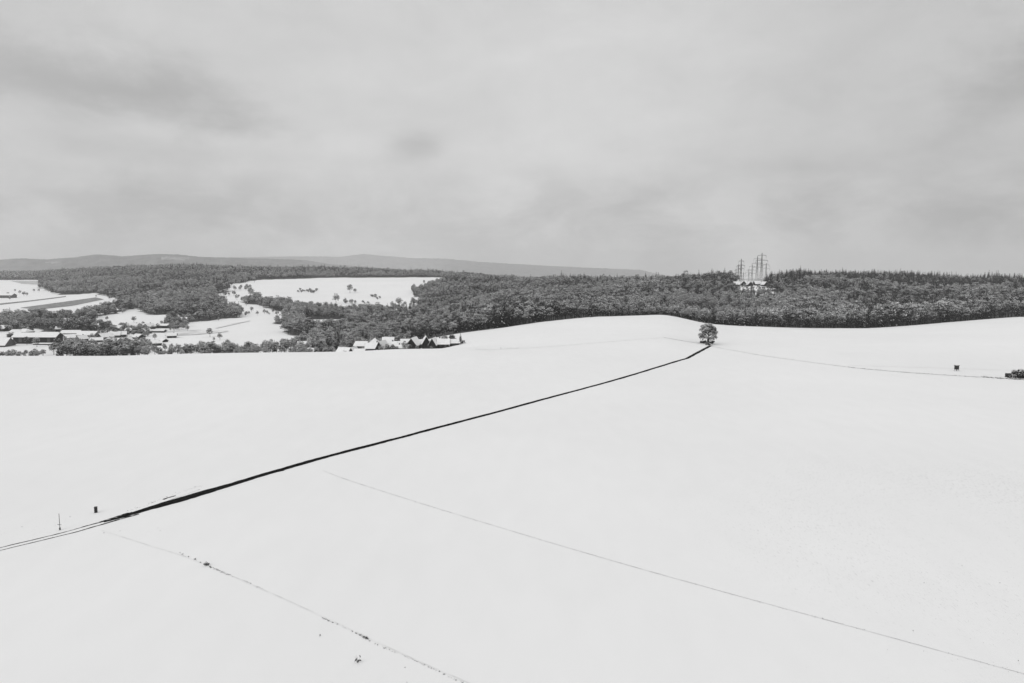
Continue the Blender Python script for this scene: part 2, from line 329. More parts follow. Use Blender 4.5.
def build_ground():
    ss = np.linspace(-1.35, 1.35, 760)
    ys = np.concatenate([np.linspace(-200, 300, 130), np.linspace(303, 640, 150), np.linspace(645, 1500, 130), np.exp(np.linspace(math.log(1510), math.log(8900), 170))])
    Sg, Yg = np.meshgrid(ss, ys); Xg = Sg * (Yg + 330); Zg = zat(Xg, Yg)
    lump = np.sin(Xg*.021+1)*np.cos(Yg*.017) * .12 + np.sin(Xg*.0073+Yg*.011) * .0
    n1, n2 = Sg.shape; v = np.stack([Xg.ravel(), Yg.ravel(), Zg.ravel()], 1)
    I = np.arange(n1 * n2).reshape(n1, n2); q = np.stack([I[:-1,:-1], I[:-1,1:], I[1:,1:], I[1:,:-1]], -1).reshape(-1, 4)
    me = bpy.data.meshes.new('snow_ground'); me.vertices.add(len(v)); me.vertices.foreach_set('co', v.ravel())
    me.loops.add(q.size); me.loops.foreach_set('vertex_index', q.ravel().astype(np.int32))
    me.polygons.add(len(q)); me.polygons.foreach_set('loop_start', np.arange(0, q.size, 4, dtype=np.int32)); me.polygons.foreach_set('loop_total', np.full(len(q), 4, dtype=np.int32))
    me.polygons.foreach_set('use_smooth', np.ones(len(q), bool)); me.update(calc_edges=True); me.validate()
    w = woodmask(Xg.ravel(), Yg.ravel(), Zg.ravel()).astype(np.float32)
    a = me.attributes.new('wood', 'FLOAT', 'POINT'); a.data.foreach_set('value', w)
    me.materials.append(M['snow']); o = obj('snow_field', me); tag(o, 'wide gently rolling ground under smooth fresh snow', kind='structure')
build_ground()

# far wooded hills
M['clear'] = mat('far_clearing', .22, .95, .4, .01)
def hills(name, label, y0, depth, crest, seed, xs0, xs1, patch):
    rg = np.random.default_rng(seed); nx, ny = 520, 40
    cu = [c[0] for c in crest]; cv = [c[1] for c in crest]
    U = np.linspace(xs0, xs1, nx); T = np.linspace(0, 1, ny); v = []
    ph = rg.uniform(0, 6.28, 12); fr = rg.uniform(.004, .03, 12)
    for t in T:
        Y = y0 + depth * t
        for u in U:
            X = (u - 512) / F * Y
            ztop = float(row2z(y0 + depth * .55, np.interp(u, cu, cv)))
            prof = math.sin(min(t / .55, 1) * math.pi / 2) if t < .55 else 1 - .8 * ((t - .55) / .45) ** 2
            nz = sum(math.sin(X * fr[k] * .35 + Y * fr[(k+5) % 12] * .3 + ph[k]) for k in range(12)) / 12
            v.append((X, Y, -60 + (ztop + 60) * prof + nz * 30 * prof * (1 - prof * .8) + random.uniform(-5, 5) * (y0 / 9000)))
    f = [(j*nx+i, j*nx+i+1, (j+1)*nx+i+1, (j+1)*nx+i) for j in range(ny-1) for i in range(nx-1)]
    me = mesh(name, v, f, [M['hill'], M['clear']], None, False)
    mi = []
    for p in me.polygons:
        c = p.center; u, vv = project(c.x, c.y, c.z)
        mi.append(1 if any(inpoly(np.array(u), np.array(vv), q) for q in patch) else 0)
    me.polygons.foreach_set('material_index', mi)
    tag(obj(name, me), label, kind='structure')
hills('hills', 'dark wooded hills far behind the valley on the left', 10500, 2400,
      [(-400,262),(0,260),(25,258.5),(50,259.5),(75,257.5),(100,254.5),(125,256.5),(160,254),(180,254.5),(200,257),(240,258),(305,260),(330,264),(380,268),(450,273),(600,280),(1500,290)], 3, -250, 700,
      [[(160,257),(190,257.5),(189,260),(161,259.5)], [(45,262),(60,261.5),(60,263),(45,263.3)]])
hills('hills', 'pale hazy ridge farthest away behind the wooded hills', 18500, 3600,
      [(-400,262),(200,258),(260,257),(300,256.5),(340,257),(365,254),(385,256),(410,258),(450,259),(480,262),(530,265),(580,267.5),(640,270),(665,276),(800,283),(1500,290)], 5, 100, 800, [])

# ploughed strips and lane sheets on the left fields
def sheet(name, label, top, bot, m, lift=.5, n=24, kind='structure'):
    v = []; K = 4
    for i in range(n + 1):
        t = i / n
        def along(pl):
            s = t * (len(pl) - 1); k = min(int(s), len(pl) - 2); w = s - k
            return pl[k][0] * (1-w) + pl[k+1][0] * w, pl[k][1] * (1-w) + pl[k+1][1] * w
        a, b = along(top), along(bot)
        for j in range(K + 1):
            w = j / K; h = hit(a[0]*(1-w)+b[0]*w, a[1]*(1-w)+b[1]*w); v.append((h[0], h[1], h[2] + lift))
    f = [(i*(K+1)+j, (i+1)*(K+1)+j, (i+1)*(K+1)+j+1, i*(K+1)+j+1) for i in range(n) for j in range(K)]
    return tag(obj(name, mesh(name, v, f, [m])), label, kind=kind)
sheet('ploughed_field', 'dark ploughed strip between two white strips in the left fields', [(20,308),(60,302.5),(96,297.5)], [(40,309.5),(72,306),(104,299.5)], M['soil'])
sheet('ploughed_field', 'thin dark ploughed strip along the upper left fields', [(-6,304.2),(30,300.6),(66,296.2)], [(-6,305.6),(30,301.6),(66,297)], M['soil'])
sheet('ploughed_field', 'greyish stubble field at the far left edge of the woods', [(10,281),(26,281),(42,281)], [(22,283.8),(32,284.4),(42,285)], mat('stubble', .34, .95, .6, .06))
sheet('ploughed_field', 'faint grey furrowed strip across the snowy valley field', [(215,328),(232,324),(250,320.5)], [(216,328.8),(233,325),(250,321.2)], mat('furrow', .62, .95, .8, .1))
sheet('ploughed_field', 'grey patch of thin snow on the valley field', [(165,332),(200,330),(228,330.5)], [(165,336),(195,335),(228,332)], mat('thin_snow', .58, .95, .84, .06), n=20)

# ------------------------------------------------------------------ path and track lines
def dens(pts, step):
    P = [hit(*p) for p in pts]; P = [p for p in P if p]; out = []
    P = np.array(P)[:, :2]
    # Catmull-Rom through the points
    for i in range(len(P) - 1):
        p0, p1, p2, p3 = P[max(i-1,0)], P[i], P[i+1], P[min(i+2,len(P)-1)]
        n = max(2, int(np.linalg.norm(p2 - p1) / step))
        for k in range(n):
            t = k / n; out.append(.5*((2*p1)+(-p0+p2)*t+(2*p0-5*p1+4*p2-p3)*t*t+(-p0+3*p1-3*p2+p3)*t**3))
    out.append(P[-1]); return np.array(out)
def sm_noise(n, k, seed):
    rg = np.random.default_rng(seed); a = rg.normal(size=n + k); c = np.convolve(a, np.ones(k) / k, 'same')[:n]; return c / (np.abs(c).max() + 1e-6)
def ribbon(name, pts, width, m, lift=.03, step=.5, jit=.15, off=0, seed=1, label=None, wfun=None, parent=None, kind='structure'):
    P = dens(pts, step); n = len(P); T = np.gradient(P, axis=0); T /= np.linalg.norm(T, axis=1)[:, None]; Nn = np.stack([-T[:,1], T[:,0]], 1)
    wa = width / 2 * (1 + jit * (sm_noise(n, 3, seed) * .6 + sm_noise(n, 15, seed + 1))); wb = width / 2 * (1 + jit * (sm_noise(n, 3, seed + 2) * .6 + sm_noise(n, 15, seed + 3)))
    if wfun is not None: s = wfun(np.linspace(0, 1, n)); wa *= s; wb *= s
    c = P + Nn * off; A = c + Nn * wa[:, None]; B = c - Nn * wb[:, None]; v = []
    for a, b, cc in zip(A, B, c):
        for q in (a, cc, b): v.append((q[0], q[1], float(zat(q[0], q[1])) + lift))
    f = []
    for i in range(n - 1): f += [(3*i+1, 3*i, 3*i+3, 3*i+4), (3*i+2, 3*i+1, 3*i+4, 3*i+5)]
    o = obj(name, mesh(name, v, f, [m]), parent)
    if not parent: tag(o, label, kind=kind)
    return o
M['asphalt'] = mat('wet_asphalt', .004, .95, .014, 1.2, spec=.03)
M['rut'] = mat('rut_mud', .012, .9, .5, 1.0, .50, .66, spec=.05)
M['faint'] = mat('snowy_rut', .70, .95, .84, .5, .35, .6)
M['line'] = mat('field_edge_grass', .22, .95, .72, 1.3, .34, .58); M['line2'] = mat('field_furrow', .46, .95, .80, .5, .3, .62)
PATH = [(104,522.3),(122,516.9),(145,510),(167,503.4),(213.7,489.9),(256,477),(284,469),(319,458.9),(360,448),(400,437.8),(440,427),(500,411.2),(541,400),(580,389.6),(615,380),(640,372.6),(670,363.4),(683,359.5),(686.6,358.5),(688.3,357.7),(692,355.7),(700,351.4),(711,345.6)]
ribbon('path', PATH, 1.62, M['asphalt'], lift=.05, step=.3, jit=.22, seed=4, label='dark wet farm lane cleared of snow, running up to the lone tree', wfun=lambda t: np.interp(t, [0,.008,.02,.035,.055,.085,.2,.5,1],[.15,.6,1.2,1.65,1.35,1.1,1.0,.95,1.05]))
RUT = [(-40,560),(0,549.2),(40,539.5),(70,532.2),(90,526.5),(108,521.3),(135,513)]
ribbon('path', RUT, .5, M['rut'], lift=.042, jit=.8, off=.62, seed=9, label='left wheel rut of the lane still half under snow', wfun=lambda t: .3 + 1.6*t*t)
ribbon('path', RUT, .42, M['rut'], lift=.046, jit=.8, off=-.62, seed=19, label='right wheel rut of the lane still half under snow', wfun=lambda t: .3 + 1.5*t*t)
ribbon('path', [(284,470.2),(276,471.6)], 1.0, M['asphalt'], lift=.056, jit=.3, seed=5, label='short dark lay-by patch at the edge of the farm lane', wfun=lambda t: np.interp(t,[0,.4,1],[.6,1,.1]))
ribbon('path', [(126,514.5),(160,503.5),(200,489.5)], .16, M['line'], lift=.04, jit=.9, seed=23, label='thin line of grass tips along the far edge of the lane')
ribbon('path', [(163,499.5),(168,498),(176,495.8)], .35, M['rut'], lift=.04, jit=.8, seed=29, label='small dark patch of grass beside the lane')
ribbon('field_track', [(322,470),(345,479),(415,501.5),(560,545.5),(700,585.5),(860,629),(1024,674),(1090,692)], .14, M['line2'], lift=.03, jit=.6, seed=31, label='thin straight field boundary line crossing the foreground snow', wfun=lambda t: np.interp(t,[0,.05,1],[.3,1.1,.7]))
ribbon('field_track', [(712,346.5),(745,352.5),(790,359.5),(850,367.3),(900,372),(960,376),(1035,380)], .75, M['line'], lift=.05, step=1, jit=.5, seed=37, label='faint grassy track running right from the lone tree', wfun=lambda t: np.interp(t,[0,.3,1],[.5,.7,1.2]))
ribbon('field_track', [(704,344),(690,342),(678,340),(664,337.6)], 1.6, M['line'], lift=.05, step=1, jit=.4, seed=41, label='dark stretch of track left of the lone tree')
ribbon('field_track', [(664,337.6),(640,339.2),(600,342.5),(560,345.8),(520,348.3),(475,349.3)], .9, M['faint'], lift=.05, step=1, jit=.6, seed=43, label='snow covered track curving left from the lone tree to the hamlet')
ribbon('field_track', [(100,531),(140,544),(190,560),(260,590),(330,622),(400,655),(480,690)], .2, M['faint'], lift=.02, jit=.5, off=.3, seed=47, label='faint snowed-in wheel track in the lower left foreground')
ribbon('field_track', [(850,365.6),(940,368),(1030,371)], .5, M['faint'], lift=.04, step=1, jit=.6, seed=59, label='very faint track past the hunting hide')

# grass tips poking through the snow: one mass nobody could count
def grass_field():
    mb = MB(); rg = random.Random(5)
    def tuft(x, y, h, w, n):
        z = float(zat(x, y))
        for _ in range(n):
            a = rg.uniform(0, 6.28); d = rg.uniform(0, w); bx, by = x + math.cos(a)*d, y + math.sin(a)*d; l = h * rg.uniform(.5, 1.1)
            tx, ty = bx + math.cos(a)*l*.5, by + math.sin(a)*l*.5; t = .022 + .012*rg.random() ; p = a + 1.57
            mb.add([(bx - math.cos(p)*t, by - math.sin(p)*t, z-.02), (bx + math.cos(p)*t, by + math.sin(p)*t, z-.02), (tx, ty, z + l)], [(0,1,2)])
    def line(pts, n, spread, h, w, k, cl=1.0):
        P = dens(pts, .3)
        for _ in range(n):
            t = rg.random()
            if cl < 1: t = (round(t * 14) / 14 + rg.gauss(0, .018 * cl)) 
            i = min(max(int(t * len(P)), 0), len(P) - 1); tuft(P[i][0] + rg.gauss(0, spread), P[i][1] + rg.gauss(0, spread), h * rg.uniform(.5, 1.4), w, k)
    line([(180,553),(195,560),(212,568),(235,577),(262,589)], 70, .06, .12, .10, 4, .9)
    line([(210,567),(222,572),(228,575)], 30, .05, .12, .10, 5)
    line([(322,618),(345,628),(370,641),(385,648)], 60, .05, .10, .08, 4, .9)
    line([(360,635),(368,639)], 26, .04, .12, .10, 6)
    line([(385,648),(420,663),(465,684)], 80, .05, .09, .07, 3, .95)
    line([(200,486),(180,492.5),(150,503),(126,512)], 60, .25, .12, .1, 3)
    line([(712,346.5),(745,352.5),(790,359.5),(850,367.3),(900,372),(960,376),(1024,380)], 170, .3, .22, .3, 6)
    line([(850,367.5),(900,372),(960,376),(1024,380)], 170, .35, .28, .35, 8)
    line([(984,377),(1000,378.5),(1020,379.5)], 60, .7, .45, .4, 10)
    line([(415,502),(560,545.5),(700,585.5),(860,629),(1024,674)], 260, .05, .07, .06, 3)
    line([(520,347.5),(500,348.5),(520,348)], 30, .4, .35, .3, 5)
    for u, v, k in [(527,348.6,14),(583,341.5,10),(514,398,5),(524,399,2),(472,438,2),(120,531,5),(104,533,6),(160,531,3),(158,528,3),(22,527,5),(5,533,3),(70,517,6),(320,635,5),
                    (405,668,3),(407,683,3),(660,520,2),(676,480,2),(820,481,4),(936,510,4),(962,566,6),(924,583,5),(1000,583,5),(1005,522,5),(959,506,3),(923,539,3),(913,631,3),(1018,661,4),(815,440,3),(730,416,3),(750,419,4),(503,413,2),(774,557,2)]:
        p = hit(u, v)
        if p: tuft(p[0], p[1], .12, .07, k)
    for _ in range(1500):                            # stubble showing on the right of the field
        u = rg.gauss(990, 95); v = rg.gauss(535, 58)
        if v < 400 or u > 1100: continue
        p = hit(u, v); tuft(p[0], p[1], rg.uniform(.03, .09), .03, 1)
    for _ in range(160):
        u = rg.uniform(-20, 60); v = rg.gauss(528, 10)
        if v < 480: continue
        p = hit(u, v); tuft(p[0], p[1], .05, .04, 1)
    tag(mb.build('grass', M['grass']), 'thin dry grass tips poking through the snow cover', 'grass', kind='stuff')
grass_field()

# ------------------------------------------------------------------ trees
def limbs(mb, rg, height, crown_r, trunk_r, fork, n, m=0, sub=3):
    mb.bar((0,0,-.4), (0,0,fork), trunk_r * 1.25, trunk_r * .85, 8, m); mb.bar((0,0,fork), (rg.uniform(-.3,.3), rg.uniform(-.3,.3), height*.82), trunk_r*.8, trunk_r*.12, 6, m)
    tips = []
    for k in range(n):
        a = k / n * 6.283 * 2.4 + rg.uniform(-.3, .3); z0 = fork * rg.uniform(.8, 1.0) + (height - fork) * .45 * (k / n)
        e = rg.uniform(.25, 1.1); l = crown_r * rg.uniform(.7, .95)
        mid = Vector((math.cos(a)*l*.5, math.sin(a)*l*.5, z0 + l*.5*e + .3)); end = Vector((math.cos(a)*l, math.sin(a)*l, z0 + l*e*1.1 + .6))
        if end.z > height * .95: end.z = height * .95
        mb.bar((0,0,z0), mid, trunk_r*.42, trunk_r*.25, 5, m); mb.bar(mid, end, trunk_r*.25, trunk_r*.06, 4, m)
        for s in range(sub):
            t = rg.uniform(.1, .9); b = mid.lerp(end, t); d = Vector((rg.uniform(-1,1), rg.uniform(-1,1), rg.uniform(0,1))).normalized() * l * .4
            mb.bar(b, b + d, trunk_r*.13, trunk_r*.03, 3, m); tips.append(b + d)
        tips.append(end)
    return tips
def crown_data(rg, n, lobes, tl, tw, snow, inner=.45):
    """twig slivers and small snow loads filling a set of lobes"""
    v = []; f = []; mi = []; ls = rg.choice([.1, .35, .8, 1.6, 2.6], len(lobes))
    w = np.array([l[3] ** 2.2 for l in lobes]); w /= w.sum(); pick = rg.choice(len(lobes), n, p=w); zlo = min(l[2]-l[3]*l[4] for l in lobes); zhi = max(l[2]+l[3]*l[4] for l in lobes)
    for k in pick:
        cx, cy, cz, rr, fl = lobes[k]
        d = rg.normal(size=3); d /= np.linalg.norm(d)
        if d[2] < -.2 and rg.random() < .6: d[2] *= -.5
        q = inner + (1 - inner) * rg.random() ** .6 + (rg.random() < .12) * .3 * rg.random()
        c = np.array([cx + d[0]*rr*q, cy + d[1]*rr*q, cz + d[2]*rr*q*fl])
        a = d * .8 + rg.normal(size=3) * .6; a /= np.linalg.norm(a); b = np.cross(a, rg.normal(size=3)); b /= np.linalg.norm(b) + 1e-9
        L = tl * rg.uniform(.5, 1.3); Wd = tw * rg.uniform(.5, 1.4)
        i = len(v); v += [c - a*L*.5 - b*Wd*.5, c - a*L*.3 + b*Wd*.5, c + a*L*.6]; f.append((i, i+1, i+2)); mi.append(0)
        up = (c[2] - zlo) / (zhi - zlo)
        if rg.random() < ls[k] * snow * (.2 + 1.5 * up) * (1.5 if d[2] > .1 else .35):
            a2 = a.copy(); a2[2] *= .8; a2 /= np.linalg.norm(a2) + 1e-9; b2 = np.array([-a2[1], a2[0], rg.normal() * .7]); b2 /= np.linalg.norm(b2) + 1e-9
            c2 = c + np.array([0, 0, Wd * .6 + .04]); i = len(v)
            c2 = c2 + d * .12; v += [c2 - a2*L*.5 - b2*Wd*.8, c2 - a2*L*.2 + b2*Wd*1.0, c2 + a2*L*.5 + b2*Wd*.1]; f.append((i, i+1, i+2)); mi.append(1)
    return v, f, mi
def broad_lobes(rg, H, Rr, zmin, n):
    """rounded dome: one core and lobes spread evenly over its shell, bumpy outline"""
    cz = zmin + (H - zmin) * .48; hz = (H - zmin) * .52; out = [(0, 0, cz, min(Rr, hz) * .62, 1.0)]
    for k in range(n):
        if rg.random() < .18: continue
        t = (k + .5) / n; zz = 1 - 1.75 * t; q = math.sqrt(max(0, 1 - zz * zz)); a = k * 2.39996 + rg.uniform(-.5, .5)
        rr = Rr * rg.uniform(.18, .42); g = rg.uniform(.72, 1.12)
        out.append((math.cos(a)*q*(Rr - rr)*g, math.sin(a)*q*(Rr - rr)*g, cz + zz*(hz - rr*.8)*g, rr, .85))
    return out
def make_broad(seed, H=14, Rr=4.8, zmin=2.8, n=1100, snow=.30, tl=1.3, tw=.26, nl=22, twm='twig'):
    rg = np.random.default_rng(seed); pr = random.Random(seed)
    v, f, mi = crown_data(rg, n, broad_lobes(rg, H, Rr, zmin, nl), tl, tw, snow)
    cr = mesh('bare_crown', v, f, [M[twm], M['frost']], mi)
    tb = MB(); limbs(tb, pr, H, Rr, .26, H*.2, 7); return cr, tb.mesh('trunk', [M['bark']])
def make_conifer(seed, H=17, Rr=2.9, snow=.3, dens_=1.0):
    rg = np.random.default_rng(seed); v = []; f = []; mi = []
    tiers = int(17 * dens_)
    for t in range(tiers):
        q = t / tiers; z = 1.2 + (H - 1.4) * q; rad = Rr * (1 - q) ** .85 * rg.uniform(.88, 1.1) + .35
        nb = max(5, int(11 * (1 - q) + 4))
        for k in range(nb):
            a = 6.283 * k / nb + rg.uniform(-.25, .25) + t; L = rad * rg.uniform(.8, 1.12); dr = L * rg.uniform(.25, .5); w = L * .34 + .12
            for s0, s1, ww in ((0, .6, 1), (.5, 1.0, .7)):
                for sl in (-1, 1):
                    p0 = np.array([math.cos(a)*L*s0, math.sin(a)*L*s0, z - dr*s0*s0 + .1]); p1 = np.array([math.cos(a)*L*s1, math.sin(a)*L*s1, z - dr*s1*s1]); sd_ = np.array([-math.sin(a), math.cos(a), 0]) * w * ww * sl
                    i = len(v); v += [p0, (p0+p1)/2 + sd_ - np.array([0,0,.28*w]), p1]; f.append((i, i+1, i+2)); mi.append(0)
            if rg.random() < snow:
                p0 = np.array([math.cos(a)*L*.35, math.sin(a)*L*.35, z - dr*.12 + .14]); p1 = np.array([math.cos(a)*L*.95, math.sin(a)*L*.95, z - dr*.9 + .14]); sd_ = np.array([-math.sin(a), math.cos(a), 0]) * w * .35
                i = len(v); v += [p0, (p0+p1)/2 + sd_, p1, (p0+p1)/2 - sd_]; f.append((i, i+1, i+2, i+3)); mi.append(1)
    cr = mesh('conifer_crown', v, f, [M['needle'], M['frost']], mi)
    tb = MB(); tb.bar((0,0,-.4), (0,0,H*.97), .22, .03, 6); return cr, tb.mesh('trunk', [M['bark']])
BROAD = [make_broad(100 + i, H=14 * (.9 + .025*i), Rr=4.7 + .4*(i % 4), n=1300, tl=1.15, tw=.25, snow=(.34, .62, .10, 1.0, .46, .20, .8, .38)[i]) for i in range(8)]
CONIF = [make_conifer(200 + i, H=15 + 1.2*i, Rr=3.2 + .3*i, snow=(.16,.26,.10,.3)[i]) for i in range(4)]
SHRUB = [make_broad(300 + i, H=4.2, Rr=2.6, zmin=.2, n=420, snow=.26, tl=.8, tw=.2, nl=8) for i in range(2)]
def joined(pair, name):
    cr, tr = pair; v = [tuple(p.co) for p in cr.vertices]; f = [tuple(p.vertices) for p in cr.polygons]; mi = [p.material_index for p in cr.polygons]
    n = len(v); v += [tuple(p.co) for p in tr.vertices]; f += [tuple(i + n for i in p.vertices) for p in tr.polygons]; mi += [2] * len(tr.polygons)
    return mesh(name, v, f, [cr.materials[0], cr.materials[1], M['bark']], mi)
def proto_coll(name, pairs):
    c = bpy.data.collections.new(name)
    for i, p in enumerate(pairs):
        c.objects.link(bpy.data.objects.new('%s_%02d' % (name, i), joined(p, name)))
    return c
PC = {'b': proto_coll('bare_tree_kinds', BROAD), 'c': proto_coll('spruce_kinds', CONIF)}
NK = {'b': 8, 'c': 4}
def inst_group(coll):
    g = bpy.data.node_groups.new('wood_of_' + coll.name, 'GeometryNodeTree')
    g.interface.new_socket('Geometry', in_out='INPUT', socket_type='NodeSocketGeometry'); g.interface.new_socket('Geometry', in_out='OUTPUT', socket_type='NodeSocketGeometry')
    gi = g.nodes.new('NodeGroupInput'); go = g.nodes.new('NodeGroupOutput'); ip = g.nodes.new('GeometryNodeInstanceOnPoints'); ci = g.nodes.new('GeometryNodeCollectionInfo')
    ci.inputs['Collection'].default_value = coll; ci.inputs['Separate Children'].default_value = True; ci.inputs['Reset Children'].default_value = True
    def na(nm, ty):
        n = g.nodes.new('GeometryNodeInputNamedAttribute'); n.data_type = ty; n.inputs['Name'].default_value = nm; return n.outputs['Attribute']
    L = g.links.new; L(gi.outputs[0], ip.inputs['Points']); L(ci.outputs[0], ip.inputs['Instance']); ip.inputs['Pick Instance'].default_value = True
    L(na('idx', 'INT'), ip.inputs['Instance Index']); L(na('rot', 'FLOAT_VECTOR'), ip.inputs['Rotation']); L(na('scl', 'FLOAT_VECTOR'), ip.inputs['Scale']); L(ip.outputs[0], go.inputs[0])
    return g
IG = {k: inst_group(c) for k, c in PC.items()}
def wood(name, label, T, kind):
    me = bpy.data.meshes.new(name); n = len(T); me.vertices.add(n); me.vertices.foreach_set('co', np.array([t[:3] for t in T], float).ravel())
    a = me.attributes.new('idx', 'INT', 'POINT'); a.data.foreach_set('value', np.array([t[5] for t in T], np.int32))
    rr = np.zeros((n, 3)); rr[:, 2] = [t[4] for t in T]; a = me.attributes.new('rot', 'FLOAT_VECTOR', 'POINT'); a.data.foreach_set('vector', rr.ravel())
    sc = np.array([(t[3], t[3], t[3] * t[6]) for t in T]); a = me.attributes.new('scl', 'FLOAT_VECTOR', 'POINT'); a.data.foreach_set('vector', sc.ravel())
    me.materials.append(M['twig'])
    o = obj(name, me); md = o.modifiers.new('trees', 'NODES'); md.node_group = IG[kind]; tag(o, label, 'woodland', kind='stuff')
    print(name, kind, n)

# --- scatter: list of (x, y, z, scale, rot, variant, zstretch, kind)
TREES = []
def scatter(y0, y1, sp, s0, s1):
    xm = .84 * y1 + 60; xs = np.arange(-xm, xm, sp); ys = np.arange(y0, y1, sp); X, Y = np.meshgrid(xs, ys)
    X = X.ravel() + rng.uniform(-.48, .48, X.size) * sp; Y = Y.ravel() + rng.uniform(-.48, .48, Y.size) * sp
    k = np.abs(X) < .80 * Y + 50; X, Y = X[k], Y[k]; Z = zat(X, Y); k = woodmask(X, Y, Z); X, Y, Z = X[k], Y[k], Z[k]
    u, v = project(X, Y, Z)
    con = vnoise(X, Y, 170, 11) + .5 * vnoise(X, Y, 45, 12)
    hn = vnoise(X, Y, 110, 13); hn2 = vnoise(X, Y, 38, 14); sn = vnoise(X, Y, 75, 15)
    for i in range(len(X)):
        ui, Yi = u[i], Y[i]; pc = .04 + .55 * (con[i] > 1.02)
        if ui > 765 and Yi > 1150: pc = .92
        elif 560 < ui < 765 and Yi > 1250: pc = .35
        elif ui < 560 and Yi > 2300: pc = .3
        elif ui < 300 and Yi > 1300: pc = max(pc, .12)
        elif Yi < 1100 and ui > 465: pc = (.06 + .5 * (con[i] > 1.0)) if not 862 < ui < 886 else .6
        c = rng.random() < pc; s = rng.uniform(s0, s1) * (1 + .75 * (hn[i] - .5)) * (1 + .5 * (hn2[i] - .5))
        if 712 < ui < 728 and Yi > 1000: s *= 1.0
        if c: s *= 1.0
        TREES.append((X[i], Yi, Z[i] - .3, s, rng.uniform(0, 6.28), (int(rng.integers(4)) if c else int((2, 5, 0, 7, 4, 1, 6, 3)[int(np.clip((sn[i] - .5) * 11 + 3.6 + rng.normal() * 1.5, 0, 7.99))])), rng.uniform(.88, 1.15), 'c' if c else 'b'))
scatter(470, 900, 9.2, .65, 1.05)
scatter(900, 1500, 10.5, .75, 1.15)
scatter(1500, 2300, 12.5, .85, 1.25)
scatter(2300, 4300, 14.5, .8, 1.25)
def put(u, Y, h, kind='b', var=None, zs=1.0, T=TREES):
    x, y, z = atY(u, Y); base = {'b': 14, 'c': 16.5, 's': 4.2}[kind]
    T.append((x, y, z - .2, h / base, random.uniform(0, 6.28), random.randrange({'b': 8, 'c': 4, 's': 2}[kind]) if var is None else var, zs, kind))
def putv(u, v, hpx, kind='b', zs=1.0):
    p = hit(u, v)
    if p: put(u, p[1], hpx / F * p[1], kind, None, zs)
# fringe of trees right behind the brow of the near field, left
def fr(u):                                          # uneven canopy height along the fringe
    return .72 + .5 * float(vnoise(u * 1.0 + 50, 3.0, 9, 31))
for k in range(165):
    u = random.gauss(98, 31) if k % 3 else random.uniform(48, 146)
    if u < 40 + 20 * (k % 2) or u > 152: continue
    put(u, random.uniform(500, 640), random.uniform(9, 14.5) * fr(u), 'b' if random.random() < .9 else 'c')
for k in range(30): put(random.uniform(-8, 44), random.uniform(520, 600), random.uniform(3.5, 8) * fr(k * 3))
for k in range(120):
    u = random.choice([random.gauss(215, 12), random.gauss(285, 14), random.uniform(190, 345), random.gauss(325, 10), random.gauss(240, 10)])
    if u > 345: continue
    put(u, random.uniform(480, 600), random.uniform(7, 12.5) * fr(u) * (1.25 if 262 < u < 300 else 1), 'b' if random.random() < .93 else 'c')
for k in range(22): put(random.uniform(146, 192), random.uniform(560, 640), random.uniform(4, 9) * fr(k * 4))
for u, Y, h, k in [(172,560,9,'b'),(178,560,11,'b'),(186,565,10,'b'),(192,560,9.5,'b'),(155,590,10,'b'),(170,575,12,'c'),(205,560,12,'b'),(31,770,9,'c'),(32.5,775,11,'c')]: put(u, Y, h, k)
for k in range(26): put(random.uniform(290, 345), random.uniform(440, 470), random.uniform(4, 7))
# village trees
for k in range(130):
    u = random.uniform(58, 150); Y = random.uniform(660, 830); 
    if random.random() < .5 or u > 98 or Y < 690: put(u, Y, random.uniform(3, 9) * (.7 if Y < 760 else 1))
for k in range(16): put(random.uniform(-5, 12), random.uniform(770, 830), random.uniform(6, 10))
for k in range(10): put(random.uniform(20, 31), random.uniform(780, 820), random.uniform(5, 8))
for k in range(40): put(random.uniform(118, 150), random.uniform(745, 840), random.uniform(5, 9))
for k in range(30): put(random.uniform(168, 188), random.uniform(800, 900), random.uniform(5, 9))
for u, v, h in [(11,341,10),(27,345,9),(134,322.5,7),(107,320.5,5),(37,347,11),(155,340,7),(210,337,9.5),(220,340,7.5),(214,341,4),
                (350,293,9.5),(355,293,5),(336,303.5,9.5),(399,306.5,9.5),(392,307.5,6),(403,308,5),(396,309,5),(405,306,5),(414,289.5,5.5),(424,284,4),(419,291,5),(251,297,9),(250,293,6),(241,289,5),(246,291,5),
                (234,296,6),(229,296,4),(226,296,4),(239,297,3),(20,294,4),(24,296,5),(27,296,4),(34,292,3.5),(39,292,3.5),(15,292,3),(10,300,4),(8,296,4)]:
    putv(u, v, h)
for u0, v0, u1, v1, n, h in [(253,298,283,311,34,7),(283,309,330,309,40,7),(297,291,317,291.5,16,3),(371,296,380,299,10,2.6),(362,302,368,303,5,2.4),(344,303,357,304,12,4),(414,291,424,303,26,6),(228,287,240,283,8,4),(737,294,768,293.5,40,4.5),(735,288.5,768,288.5,34,2.4),(735,285.5,768,285.5,14,2.5),(236,290,252,288,8,4)]:
    for k in range(n):
        t = random.random(); putv(u0 + (u1-u0)*t + random.gauss(0, 1), v0 + (v1-v0)*t + random.gauss(0, .7), h * random.uniform(.6, 1.2), 's' if h < 3.5 else 'b')
